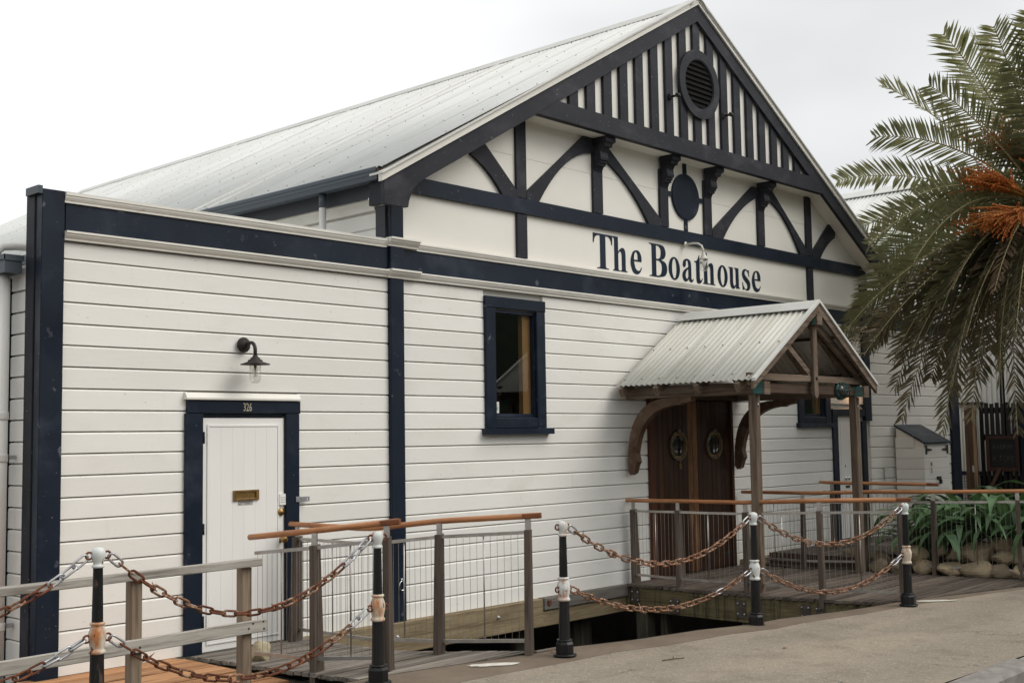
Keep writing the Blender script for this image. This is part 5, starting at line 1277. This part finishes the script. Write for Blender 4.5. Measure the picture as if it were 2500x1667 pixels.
# ------------------------------------------------------------------ low timber fence on the new deck
fn = thing('timber_fence', 'weathered two rail timber fence on pale posts before the annex', 'fence', (4.4, 7.1, 0))
for (z, h, x1, n) in ((.868, .052, 4.995, 'top_rail'), (.432, .085, 5.035, 'lower_rail')):
    z0 = z - .018 if n == 'top_rail' else z - .03
    q = MB(); rr = .006; y0, y1 = (7.03, 7.11) if n == 'top_rail' else (7.035, 7.072)
    q.beam((1.0, (y0 + y1) / 2, z0 - .025), (x1, (y0 + y1) / 2, z + .0), y1 - y0, h, (0, 0, 1), .005)
    q.build(n, M['silver_wood'], fn)
for x in (4.06, 4.90): MB().bbox((x - .040, 7.076, -.35), (x + .040, 7.152, .832), .006).build('post', M['post_wood'], fn)
q = MB()
for x, z in ((4.885, .425), (4.92, .455), (5.005, .46), (5.01, .41), (4.06, .41)): q.lathe((x, 7.035, z), [(.008, 0), (.008, .002)], 6, (0, -1, 0))
stuff(q.build('nails', M['black_iron'], fn))

# ------------------------------------------------------------------ bollards
BP = [(3.445, 6.433), (5.321, 6.19), (6.952, 5.951), (9.32, 5.748), (11.38, 5.288)]
BZ = [.118, .096, .071, .012, .003]
BPV = (1.60, 6.62)
def bollard_meshes():
    me = {}
    me['base'] = MB().lathe((0, 0, 0), [(.088, 0), (.088, .012), (.075, .016)], 16).lathe((0, 0, .0165), [(.070, 0), (.070, .072), (.056, .092)], 8, (0, 0, 1), False).lathe((0, 0, .1085), [(.056, 0), (.060, .006), (.058, .012), (.046, .016)], 16)
    me['lower_shaft'] = MB().lathe((0, 0, .12), [(.044, 0), (.0425, .05), (.039, .286)], 12, (0, 0, 1), False)
    me['upper_shaft'] = MB().lathe((0, 0, .574), [(.0325, 0), (.0275, .312)], 12, (0, 0, 1), False)
    me['collar'] = MB().lathe((0, 0, .404), [(.040, 0), (.047, .004), (.049, .012), (.046, .020), (.0395, .026), (.040, .035), (.044, .055), (.0495, .088), (.050, .105), (.047, .125), (.038, .148), (.036, .156), (.037, .160), (.043, .163), (.0445, .169), (.042, .175), (.033, .178)], 18)
    me['cap'] = MB().lathe((0, 0, .884), [(.028, 0), (.034, .004), (.036, .009), (.034, .015), (.0275, .020), (.0275, .026), (.032, .038), (.0395, .062), (.0415, .078), (.0395, .094), (.031, .108), (.017, .1145), (.003, .116)], 18)
    return me
bm0 = bollard_meshes()
BL = ['nearest black iron bollard with a rust streaked white collar at left', 'black iron bollard with an orange rusted collar beside the grey ramp',
      'black iron bollard standing alone at the path edge by open water', 'black iron bollard with clean white collar before the dark double doors', 'farthest black iron bollard at the right corner of the porch deck']
bmesh_cache = {}
def lug(c, d):
    """iron ring on the side of the bollard towards d"""
    d = Vector(d).normalized(); p = Vector(c) + d * .012; s = Vector((0, 0, 1)).cross(d)
    return MB().tube([p + d * (.020 * math.cos(a)) + Vector((0, 0, .020 * math.sin(a))) for a in [2 * PI * i / 10 for i in range(11)]], .0065, 6, False)
def dirn(a, b): return Vector((b[0] - a[0], b[1] - a[1], 0)).normalized()
NB = [[BPV, BP[1]], [BP[0], (6.2, 6.06)], [(6.2, 6.06), BP[3]], [BP[2], BP[4]], [BP[3], (12.4, 5.0)]]
RUSTY = (1, 4, 0)
for i, (p, z) in enumerate(zip(BP, BZ)):
    t = thing('bollard', BL[i], 'bollard', (p[0], p[1], z), 'iron bollards with chains along the path edge')
    for nm, mt in (('base', 'bollard_black'), ('lower_shaft', 'bollard_black'), ('upper_shaft', 'bollard_black'), ('collar', 'bollard_rusty' if i in RUSTY else 'bollard_white'), ('cap', 'bollard_white')):
        key = (nm, mt)
        if key not in bmesh_cache:
            bmesh_cache[key] = bm0[nm].mesh(nm); bmesh_cache[key].materials.append(M[mt])
        inst(nm, bmesh_cache[key], t, Matrix.Translation((p[0], p[1], z)) @ Matrix.Rotation(i * 1.3, 4, 'Z'))
    for q in NB[i]:
        if i == 4 and q[0] > 12: continue
        d = dirn(p, q)
        for h, r in ((.955, .040), (.492, .049)):
            lug((p[0] + d.x * r, p[1] + d.y * r, z + h), d).build('chain_lug', M['rust'], t)

# ------------------------------------------------------------------ chains
def link_mesh(r=.0075, a=.030, w=.0205):
    b = MB(); pts = []; n = 6
    for i in range(n + 1):
        t = -PI / 2 + PI * i / n; pts.append((a + w * math.cos(t) * .95, w * math.sin(t), 0))
    for i in range(n + 1):
        t = PI / 2 + PI * i / n; pts.append((-a + w * math.cos(t) * .95, w * math.sin(t), 0))
    k = 6; m = len(pts); vs = []
    for i in range(m):
        p = Vector(pts[i]); t = (Vector(pts[(i + 1) % m]) - Vector(pts[i - 1])).normalized(); u = Vector((0, 0, 1)); s = t.cross(u)
        vs += [p + (u * math.sin(2 * PI * j / k) + s * math.cos(2 * PI * j / k)) * r for j in range(k)]
    b.add(vs, [(i * k + j, i * k + (j + 1) % k, ((i + 1) % m) * k + (j + 1) % k, ((i + 1) % m) * k + j) for i in range(m) for j in range(k)], True)
    return b
LM = {}
for nm in ('rust', 'rust_pale', 'galv'):
    LM[nm] = link_mesh().mesh('link'); LM[nm].materials.append(M[nm])
sp = MB()
for s in (-1, 1): sp.lathe((0, 0, 0), [(.009, 0), (.007, .015), (.0005, .055)], 6, (.25 * s, .2, s))
sp.lathe((-.008, 0, 0), [(.014, 0), (.014, .016)], 8, (1, 0, 0))
SPM = sp.mesh('spike'); SPM.materials.append(M['rust_pale'])
def chain(a, b, sag, label, mat, silver, spikes, grp='rusty chains hung between the bollards'):
    a, b = Vector(a), Vector(b); dx = (b - a).length
    n = 240; pts = [a.lerp(b, i / n) - Vector((0, 0, 4 * sag * (i / n) * (1 - i / n))) for i in range(n + 1)]
    ls = [0.0]
    for p, q in zip(pts, pts[1:]): ls.append(ls[-1] + (q - p).length)
    pitch = .0815; m = int(round(ls[-1] / pitch)); st = ls[-1] / m
    root = thing('chain', label, 'chain', tuple(pts[0]), grp)
    def pos(s):
        i = min(range(len(ls) - 1), key=lambda k: 0 if ls[k] <= s <= ls[k + 1] else 1e9 if s < ls[k] else s - ls[k + 1]); f = (s - ls[i]) / max(1e-6, ls[i + 1] - ls[i]); return pts[i].lerp(pts[i + 1], f), (pts[i + 1] - pts[i]).normalized()
    for k in range(m):
        p, t = pos((k + .5) * st)
        roll = (.35 if k % 2 else .35 + PI / 2) + random.uniform(-.3, .3)
        mw = frame_m(p, t) @ Matrix.Rotation(roll, 4, 'X')
        nm = 'galv' if (k in silver or (k - m) in silver) else mat
        if mat == 'rust' and nm == 'rust' and random.random() < .25: nm = 'rust_pale'
        inst('link', LM[nm], root, mw)
    for s in spikes:
        p, t = pos(s * ls[-1]); inst('spike', SPM, root, frame_m(p, t) @ Matrix.Rotation(random.uniform(0, 6), 4, 'X'))
    return root
def endp(i, q, h): 
    p = BP[i]; d = dirn(p, q); r = .040 if h > .9 else .049
    return (p[0] + d.x * (r + .03), p[1] + d.y * (r + .03), BZ[i] + h - .006)
random.seed(13)
for h, nm in ((.955, 'upper'), (.492, 'lower')):
    z = h
    far = (BPV[0] + .07, BPV[1] - .01, .14 + h)
    chain(far, endp(0, BPV, h), .34 if h > .9 else .24, '%s rusty chain running out of the picture from the nearest bollard' % nm, 'rust', (-1, -2, -3), (.55,))
    chain(endp(0, BP[1], h), endp(1, BP[0], h), .405 if h > .9 else .33, '%s rusty chain before the timber fence, from nearest bollard to ramp bollard' % nm, 'rust', (0, -1, -2, -3) if h > .9 else (0, -1, -2), (.17, .60, .66, .82) if h > .9 else (.14, .72))
    chain(endp(2, BP[3], h), endp(3, BP[2], h), .335 if h > .9 else .235, '%s pale rusty chain over open water left of the double door bollard' % nm, 'rust_pale', (0, -1) if h > .9 else (-1, -6), (.07, .20, .23, .80) if h > .9 else (.10, .13, .36))
    chain(endp(3, BP[4], h), endp(4, BP[3], h), .292 if h > .9 else .265, '%s pale rusty chain along the porch deck to the farthest bollard' % nm, 'rust_pale', (0, -1) if h > .9 else (0, -1, -2), (.14, .27, .30, .50, .78) if h > .9 else (.15, .55, .80))

# ------------------------------------------------------------------ boulders
from mathutils import noise as mnoise
def rock(c, r, sq, seed, mat='stone'):
    random.seed(seed); b = MB(); n, k = 12, 18; vs = []
    rot = random.uniform(0, PI); off = Vector((random.uniform(0, 50), random.uniform(0, 50), 0))
    cuts = []
    for q in range(7):
        nn = Vector((random.gauss(0, 1), random.gauss(0, 1), random.gauss(.1, .8))).normalized(); cuts.append((nn, random.uniform(.62, .84)))
    for i in range(n + 1):
        la_ = -PI / 2 + PI * i / n
        for j in range(k):
            lo_ = 2 * PI * j / k
            d = Vector((math.cos(la_) * math.cos(lo_), math.cos(la_) * math.sin(lo_), math.sin(la_)))
            p = d * (1 + .16 * mnoise.noise(d * 1.3 + off))
            for nn, lim in cuts:                           # broken faces
                dd = p.dot(nn)
                if dd > lim: p -= nn * (dd - lim) * .92
            p *= 1 + .045 * mnoise.noise(d * 4 + off) + .02 * mnoise.noise(d * 9 + off)
            p = Vector((p.x * sq[0], p.y * sq[1], p.z * sq[2])) * r * 1.06
            vs.append(Vector((p.x * math.cos(rot) - p.y * math.sin(rot), p.x * math.sin(rot) + p.y * math.cos(rot), p.z)) + Vector(c))
    b.add(vs, [(i * k + j, i * k + (j + 1) % k, (i + 1) * k + (j + 1) % k, (i + 1) * k + j) for i in range(n) for j in range(k)], False)
    return b, mat
ROCKS = [  # x, y, z, r, squash, label
 (14.03, 6.62, .08, .17, (1.3, .9, .65), 'flat tan boulder just left of the second garden post', 0),
 (13.98, 6.86, .07, .16, (1.2, .9, .7), 'low tan boulder behind the farthest bollard', 0),
 (14.12, 6.36, .07, .15, (1.2, .9, .75), 'tan edging boulder at the foot of the second garden post', 0),
 (14.22, 6.50, .24, .19, (1.2, 1, .7), 'dark round boulder stacked behind the second garden post', 0),
 (14.16, 6.02, .06, .19, (1.45, .8, .6), 'long pale edging boulder right of the second garden post', 0),
 (14.22, 5.72, .07, .19, (1.3, .8, .7), 'wide tan edging boulder at the middle of the bed edge', 0),
 (14.27, 5.47, .06, .15, (1.1, .8, .7), 'angular orange edging boulder beside two small ones', 0),
 (14.30, 5.30, .05, .12, (1, .8, .9), 'small upright edging boulder next to the right hand post', 0),
 (14.38, 5.12, .06, .17, (1.2, .9, .7), 'grey edging boulder at the foot of the right hand post', 0),
 (14.42, 6.06, .24, .16, (1.2, .9, .8), 'flattish boulder leaning on the biggest boulder', 0),
 (14.50, 5.84, .27, .25, (1.15, .9, .68), 'biggest tan boulder with a white spot under the strap leaves', 0),
 (14.48, 5.52, .22, .16, (1.3, .9, .7), 'wedge shaped boulder right of the biggest boulder', 0),
 (14.62, 5.36, .25, .23, (1.25, .9, .66), 'big smooth grey brown boulder near the right hand post', 0),
 (14.70, 5.62, .37, .17, (1.2, 1, .8), 'boulder half hidden behind the wedge shaped one', 0),
 (14.85, 5.25, .40, .18, (1.3, 1, .8), 'brown boulder highest of the heap under the leaves', 0),
 (14.60, 5.02, .14, .13, (1.1, 1, .9), 'small boulder at the right end of the bed edge', 0),
 (14.30, 6.24, .30, .11, (1.1, 1, .8), 'small boulder between post and strap leaves', 0),
 (14.52, 6.74, .23, .16, (1.3, .9, .7), 'grey boulder beside the dark landing step', 0),
 (14.25, 6.98, .13, .17, (1.2, 1, .75), 'mossy boulder left of the dark landing step', 0),
 (14.62, 7.55, .16, .10, (1.5, 1, .7), 'flat brown stone lying on the landing boards', 0),
]
for i, (x, y, z, r, sq, lab, k) in enumerate(ROCKS):
    b, mt = rock((x, y, z * .85), r * (.80 if z > .15 else .88), sq, 100 + i * 7, 'stone'); tag(b.build('boulder', M[mt], None, (x, y, z - r * .7)), lab, 'rock', 'boulders edging the garden bed')
b, mt = rock((5.60, 7.90, .075), .085, (1.0, .9, 1.0), 55, 'stone_pale'); tag(b.build('boulder', M['stone_pale'], None, (5.60, 7.90, 0)), 'single pale lichened stone on the grey ramp behind the fence', 'rock')

# ------------------------------------------------------------------ strap leaved plants
def strap_leaf(L, w, lift, droop, twist, seed):
    random.seed(seed); n = 9; b = MB(); vs = []; p = Vector((0, 0, 0)); ang = lift
    for i in range(n + 1):
        t = i / n; wd = w * (0.55 + .9 * t * (1 - t) * 2.0) * (1 if t < .75 else (1 - (t - .75) / .25) ** .7 + .02)
        tv = Vector((math.cos(ang), 0, math.sin(ang))); nv = Vector((-math.sin(ang), 0, math.cos(ang)))
        s = Vector((0, 1, 0)) * math.cos(twist * t) + nv * math.sin(twist * t)
        fold = nv * (.22 * wd)
        vs += [p - s * wd + fold, p, p + s * wd + fold]
        p = p + tv * (L / n); ang -= droop / n * (.5 + 1.3 * t)
    b.add(vs, [(i * 3 + j, i * 3 + j + 1, (i + 1) * 3 + j + 1, (i + 1) * 3 + j) for i in range(n) for j in range(2)], True)
    me = b.mesh('leaf'); me.materials.append(M['leaf']); return me
SLM = [strap_leaf(.80 + .07 * (k % 4), .036 + .005 * (k % 3), 1.42 - .11 * (k % 5), 1.75 + .30 * (k % 4), random.uniform(-.5, .5), 40 + k) for k in range(12)]
PLANTS = [(14.60, 6.50, .12, 'leftmost clump of strap leaves behind the second garden post'), (14.72, 6.10, .16, 'clump of dark strap leaves above the biggest boulder'),
          (14.92, 5.62, .18, 'tall clump of strap leaves in the middle of the bed'), (14.98, 5.18, .16, 'clump of broad strap leaves beside the right hand post'),
          (15.55, 6.35, .25, 'rear clump of strap leaves nearest the white locker'), (15.65, 5.75, .25, 'rear clump of strap leaves under the hanging fronds'), (15.35, 4.75, .18, 'clump of strap leaves at the right picture edge')]
for i, (x, y, z, lab) in enumerate(PLANTS):
    random.seed(300 + i)
    t = thing('strap_leaf_plant', lab, 'plant', (x, y, z), 'strap leaf plants in the garden bed')
    for k in range(58):
        a = 2 * PI * (k * .381966) + random.uniform(-.3, .3); s = random.uniform(.85, 1.3) * (1.12 if i in (2, 4, 5) else 1)
        mw = Matrix.Translation((x + .07 * math.cos(a), y + .07 * math.sin(a), z + random.uniform(-.02, .08))) @ Matrix.Rotation(a, 4, 'Z') @ Matrix.Rotation(random.uniform(-.15, .30), 4, 'Y') @ Matrix.Scale(s, 4)
        inst('leaf', SLM[random.randrange(12)], t, mw)

# ------------------------------------------------------------------ palm
PC = Vector((17.0, 5.63, 4.80))
palm = thing('palm_tree', 'big date palm with arching fronds and orange fruit at the right', 'palm', (17.0, 5.63, .1))
tp = MB(); prof = []
for k in range(25): prof += [(.27 + .018 * (k % 2) - .03 * k / 25, k * .17), (.30 - .03 * k / 25, k * .17 + .12)]
tp.lathe((17.0, 5.63, .05), prof, 18, (0, 0, 1), False)
tp.build('trunk', M['trunk'], palm)
MB().ball((17.0, 5.63, 4.55), .36, 8, (1, 1, 1.1)).build('crown_base', M['trunk'], palm)
def frond_mesh(tip, mat, lift=.55, wid=.47, seed=0, dens=62, sagk=1.0, far=None, twist=None):
    """one feather frond: a bowed midrib and two rows of narrow folded leaflets"""
    random.seed(seed); T = Vector(tip); h = Vector((T.x - PC.x, T.y - PC.y, 0)); hl = h.length; hd = h.normalized() if hl > .05 else Vector((1, 0, 0))
    C0 = PC + hd * .16 + Vector((0, 0, random.uniform(-.15, .12)))
    low = T.z < 3.6
    k = far if far is not None else (.80 if low else .52)
    if low:
        dr = 1 if T.z > 2.3 else .55
        C1 = C0.lerp(T, lerp(.40, .58, dr)) + Vector((0, 0, max(.3, lift) * lerp(1.9, 1.05, dr))) + hd * lerp(.45, .12, dr)
    else: C1 = C0 + hd * (hl * k) + Vector((0, 0, max(T.z - C0.z, 0) * .62 + max(.15, lift) * (.75 if low else .85)))
    def q(t): return C0 * (1 - t) ** 2 + C1 * 2 * t * (1 - t) + T * t * t
    n = 26; cur = [q(i / n) for i in range(n + 1)]
    ln = sum((b - a).length for a, b in zip(cur, cur[1:]))
    rr = MB().tube(cur, [lerp(.022, .004, (i / n) ** .7) for i in range(n + 1)], 5, False)
    lf = MB(); dens = int(dens * (.9 if T.z < 4.7 else 1) * ln / 3.0); vup = .18 if low else .36
    tw = random.uniform(-.35, .35) if twist is None else twist     # the midrib twists along its length
    for k in range(dens):
        t = .08 + .92 * (k + random.uniform(-.3, .3)) / dens; t = min(max(t, .06), .999)
        p = q(t); tg = (q(min(1, t + .01)) - q(t - .01)).normalized()
        sd = tg.cross(Vector((0, 0, 1))); sd = sd.normalized() if sd.length > .05 else Vector((-hd.y, hd.x, 0)); up = sd.cross(tg).normalized()
        ta = tw * min(1, t * 2.2); sd, up = sd * math.cos(ta) + up * math.sin(ta), up * math.cos(ta) - sd * math.sin(ta)
        l0 = wid * (math.sin(PI * min(1, .14 + t * .76)) ** .5) * (1.0 if t < .9 else 1 - (t - .9) * 3.2)
        for s in (-1, 1):
            ll = l0 * random.uniform(.84, 1.1); fwd = lerp(.40, 1.0, t) + random.uniform(-.14, .14)
            if random.random() < .04: continue
            v = (sd * s * 1.0 + up * (vup + random.uniform(-.26, .24)) + tg * fwd).normalized()
            sag = Vector((0, 0, -1)) * ll * (.05 + .08 * random.random()) * sagk
            w = .0195 * random.uniform(.8, 1.2); wn = (tg - v * tg.dot(v)).normalized() * w
            a, m_, e = p, p + v * ll * .55 + sag * .35, p + v * ll + sag
            lf.add([a - wn * .5, a + wn * .5, m_ - wn, m_ + wn, e], [(0, 1, 3, 2), (2, 3, 4)])
    return lf, rr
def frond(tip, mat, **kw):
    lf, rr = frond_mesh(tip, mat, **kw)
    me = lf.build('frond', mat, palm); rr.build('midrib', M['rachis'], me); return me
TW = -1.0
TIPS = [(16.76, 7.86, 6.89), (14.52, 6.2, 6.07), (14.5, 6.95, 5.53), (16.9, 8.75, 5.59), (14.65, 6.03, 6.72), (17.67, 6.78, 7.59), (14.41, 5.31, 6.58), (17.78, 7.2, 7.34), (14.92, 6.59, 4.76), (16.97, 8.72, 4.71), (14.65, 7.16, 4.15), (16.78, 8.35, 3.61), (15.2, 7.85, 3.06), (16.88, 8.32, 2.99), (15.99, 7.52, 2.26), (16.16, 7.5, 1.85), (15.5, 6.87, 3.17), (16.4, 7.02, 1.67), (16.6, 6.68, 1.83), (16.19, 6.12, 2.26), (16.8, 6.13, 1.63), (15.59, 6.29, 2.94), (15.73, 7.39, 2.69), (17.18, 7.51, 2.44), (17.32, 7.21, 2.25), (18.18, 6.97, 2.88), (17.18, 8.34, 4.2), (16.03, 5.55, 1.96), (14.58, 4.91, 6.7), (18.18, 5.65, 7.87), (14.97, 6.69, 3.91), (15.74, 5.71, 2.86), (14.79, 5.25, 6.22), (15.5, 6.98, 2.82), (15.69, 6.65, 3.31), (17.69, 6.99, 2.43)]
for i, t in enumerate(TIPS):
    z = t[2]
    mat = M['frond'] if z > 3.0 else (M['frond_old'] if (z < 2.5 or i % 2) else M['frond'])
    frond(t, mat, lift=(.30 if z > 5.8 else .55), wid=(.42 if 3.9 < z < 6.2 else .48) if z > 2.5 else .42, seed=700 + i, sagk=1.0 if z > 3 else 1.4, twist=(TW * .85 if 3.3 < z < 6.4 else TW * .6 if z < 3.3 else TW * .35))
# more of the lower skirt, spreading left and over the roof of the wing
EXTRA = [(15.1, 7.5, 2.75), (15.9, 7.15, 2.70), (16.1, 6.75, 2.55), (15.35, 6.35, 3.55), (15.9, 8.1, 3.3), (16.6, 6.2, 2.5), (15.8, 6.6, 2.3)]
for i, t in enumerate(EXTRA): frond(t, M['frond'] if i % 3 else M['frond_old'], lift=.45, wid=.46, seed=1300 + i, sagk=1.2, twist=TW * .6)
random.seed(77); n_ = 0
while n_ < 34:                                         # the rest of the crown, away from the camera and out of the frame
    a = random.uniform(-2.2, 2.0); e = random.uniform(-.75, 1.2); r = random.uniform(3.0, 3.7)
    la, fw = math.cos(a) * .68 - math.sin(a) * .733, math.cos(a) * .733 + math.sin(a) * .68
    if (e > -.05 and la < .22) or (e <= -.05 and la < .45 and fw < .15): continue
    x, y, z = PC.x + r * math.cos(e) * math.cos(a), PC.y + r * math.cos(e) * math.sin(a), PC.z + r * math.sin(e) - .3
    if y > 8.3 and z < 4.0: y = 8.3
    n_ += 1
    st_ = random.getstate(); frond((x, y, z), M['frond'] if e > -.4 else M['frond_old'], seed=900 + n_); random.setstate(st_)
for i, t in enumerate(((15.9, 6.6, 3.3), (16.2, 6.5, 2.9), (15.6, 5.9, 3.5))):   # dead wisps
    frond(t, M['frond_dead'], lift=.2, wid=.22, seed=990 + i, dens=50, sagk=3)
def fruit(tip, seed, spread, n=42):
    """bunch of thin stalks beaded with small dates"""
    random.seed(seed); T = Vector(tip); st = MB(); fb = MB(); base = PC + (T - PC) * .10 + Vector((0, 0, -.05))
    for k in range(n):
        e = T + Vector((random.gauss(0, spread), random.gauss(0, spread), random.gauss(0, spread * .55)))
        m_ = base.lerp(T, .62) + Vector((random.gauss(0, .05), random.gauss(0, .05), random.gauss(0.10, .05)))
        pts = [base * (1 - u) ** 2 + m_ * 2 * u * (1 - u) + e * u * u for u in (0, .3, .5, .7, .85, 1)]
        st.tube(pts, .0045, 3, False)
        for q in range(11):
            u = .50 + .50 * q / 10; p = base * (1 - u) ** 2 + m_ * 2 * u * (1 - u) + e * u * u
            fb.ball((p.x + random.uniform(-.012, .012), p.y + random.uniform(-.012, .012), p.z - .012), .0125, 3, (1, 1, 1.25))
    s = st.build('fruit_stalk', M['fruit_stalk'], palm); stuff(fb.build('dates', M['fruit'], s))
fruit((15.62, 6.05, 5.02), 1, .17, 90); fruit((15.65, 5.85, 4.40), 2, .17, 90); fruit((16.0, 6.0, 5.7), 3, .20, 60); fruit((16.05, 6.2, 4.45), 4, .17, 70); fruit((16.3, 5.6, 5.5), 5, .18, 50)
# unseen second date palm, added outside the right edge so its crown shades the wing
added_shade_palm = thing('palm_tree', 'unseen date palm added right of the first one to shade the wing', 'palm', (20.9, 4.35, .0))
PO = Vector((20.9, 4.35, 0)) - Vector((17.0, 5.63, .1))
for o in [c for c in palm.children]:
    if o.name.startswith(('fruit', 'midrib')): continue
    c = o.copy(); COL.objects.link(c); c.parent = added_shade_palm
    c.matrix_local = Matrix.Translation((0, 0, .15)) @ Matrix.Rotation(2.4, 4, 'Z')
    for g_ in o.children:
        d = g_.copy(); COL.objects.link(d); d.parent = c

# ------------------------------------------------------------------ shed and gate behind on the right
shed = thing('corrugated_shed', 'white corrugated steel shed behind the palm with a long ridge', 'building', (27, 12, 0))
SX = 23.0
def rib_wall(y0, y1, z0, z1):
    b = MB(); vs = []; y = y0; k = 0
    prof = [(0, 0), (.035, 0), (.05, .022), (.085, .022), (.10, 0)]
    ys = []
    while y < y1:
        for dy, dx in prof[:-1]: ys.append((y + dy, dx))
        y += .10
    ys.append((y, 0))
    for yy, dx in ys: vs += [(SX - dx, yy, z0), (SX - dx, yy, z1)]
    b.add(vs, [(2 * i, 2 * i + 1, 2 * i + 3, 2 * i + 2) for i in range(len(ys) - 1)]); return b
for k in range(18): rib_wall(5.0 + k * .9, 5.9 + k * .9, .85 if k in (3, 4) else -.03, 4.9).build('wall_sheet', M['shed_wall'], shed)
MB().box((23.03, 5, -.03), (31, 5.1, 4.9)).box((23.03, 24, -.03), (31, 24.1, 4.9)).box((30.9, 5.1, -.03), (31, 24, 4.9)).xz([(23, 4.9), (31, 4.9), (27, 7.45)], 5.0, 5.06).build('wall', M['shed_wall'], shed)
first = None
for k in range(24):
    for ex in (22.8, 31.2):
        b = corr_sheet((27, 0, 7.49), (ex, 0, 4.86), 4.8 + k * .8, 8, .1, .012); b.build('roof_sheet', M['roof'], shed)
MB().xz([(26.75, 7.38), (26.95, 7.52), (27, 7.54), (27.05, 7.52), (27.25, 7.38), (27.25, 7.40), (27, 7.57), (26.75, 7.40)], 4.78, 24.1).build('ridge_cap', M['ridge_cap'], shed)
MB().box((SX - .10, 9.0, .86), (SX - .03, 9.5, .93)).box((SX - .10, 9.0, 2.20), (SX - .03, 9.5, 2.25)).build('base_rail', M['navy'], shed)
gt = thing('slatted_gate', 'black stained slatted gate between brown posts beside the shed', 'gate', (22.6, 8.6, 0))
for k in range(11): y = 8.95 - k * .10; MB().box((22.60, y - .068, .05), (22.625, y, 2.20 + .02 * (k % 2))).build('slat', M['gate'], gt)
for z in (.35, 1.52, 2.02): MB().box((22.627, 7.85, z), (22.67, 8.95, z + .11)).build('gate_rail', M['gate'], gt)
MB().bbox((22.50, 9.045, -.03), (22.62, 9.20, 2.14)).build('gate_post', M['brown_post'], gt)
MB().bbox((22.46, 8.97, -.03), (22.52, 9.035, 2.14)).build('gate_batten', M['pale_post'], gt)
MB().bbox((22.47, 9.036, .93), (22.50, 9.075, 1.05)).build('gate_latch', M['sticker'], gt)
MB().bbox((22.50, 8.06, -.03), (22.62, 8.17, 2.06)).build('gate_post', M['navy'], gt)
MB().beam((22.57, 8.95, .30), (22.57, 8.58, 1.0), .06, .08, (1, 0, 0)).build('gate_brace', M['brown_post'], gt)
MB().box((23.6, 7.2, -.03), (23.7, 9.4, 3.2)).build('backing_panel', M['gate'], gt)
cb = thing('chalkboard', 'framed chalkboard with faint handwriting hung on the black slatted gate', 'sign', (22.56, 8.52, 1.27))
MB().box((22.565, 8.29, 1.02), (22.585, 8.76, 1.54)).build('board_panel', M['board'], cb)
for a, c in (((22.55, 8.225, .945), (22.597, 8.288, 1.60)), ((22.55, 8.762, .945), (22.597, 8.825, 1.60)), ((22.55, 8.289, 1.542), (22.597, 8.761, 1.60)), ((22.55, 8.289, .945), (22.597, 8.761, 1.018))):
    MB().box(a, c).build('board_frame', M['board_frame'], cb)
text_mesh('chalk_text', 'HARAWI', .135, .70, M['chalk'], cb, (22.564, 8.525, 1.35), (0, -1, 0), (0, 0, 1), .001)
text_mesh('chalk_text', 'X TOM', .155, .80, M['chalk'], cb, (22.564, 8.535, 1.13), (0, -1, 0), (0, 0, 1), .001)
ms = thing('mesh_panel', 'small white square mesh panel under the corrugated wall', 'mesh panel', (22.9, 9.28, 0))
MB().box((22.93, 9.12, .05), (22.95, 9.46, .85)).build('backing_panel', M['shed_wall'], ms)
b = MB()
for k in range(9): b.box((22.915, 9.12 + k * .042, .05), (22.922, 9.125 + k * .042, .85))
for k in range(14): b.box((22.908, 9.12, .08 + k * .055), (22.914, 9.46, .085 + k * .055))
stuff(b.build('mesh_wires', M['gate'], ms))

# ------------------------------------------------------------------ litter on the path
def onpath(x, y): return PZ(x) + .002
x, y = 7.35, 5.25
b = MB().tube([(x - .09, y + .03, onpath(x, y) + .008), (x, y, onpath(x, y) + .010), (x + .10, y - .03, onpath(x, y) + .006)], .004, 5).tube([(x, y, onpath(x, y) + .010), (x + .06, y + .035, onpath(x, y) + .02)], .003, 5)
tag(b.build('twig', M['twig'], None, (x, y, onpath(x, y))), 'small dry forked twig lying on the asphalt path', 'twig')
x, y = 8.35, 4.90
b = MB().add([(x - .03, y, onpath(x, y) + .004), (x, y - .016, onpath(x, y) + .014), (x + .034, y + .004, onpath(x, y) + .004), (x, y + .018, onpath(x, y) + .010)], [(0, 1, 3), (1, 2, 3)])
tag(b.build('fallen_leaf', M['dry_leaf'], None, (x, y, onpath(x, y))), 'curled brown leaf on the asphalt path', 'leaf')
x, y = 7.02, 6.12
b = MB().add([(x - .04, y, onpath(x, y) + .008), (x, y - .02, onpath(x, y) + .03), (x + .045, y + .004, onpath(x, y) + .010), (x, y + .022, onpath(x, y) + .026)], [(0, 1, 3), (1, 2, 3)])
tag(b.build('fallen_leaf', M['dry_leaf'], None, (x, y, onpath(x, y))), 'orange brown leaf beside the foot of the lone bollard', 'leaf')
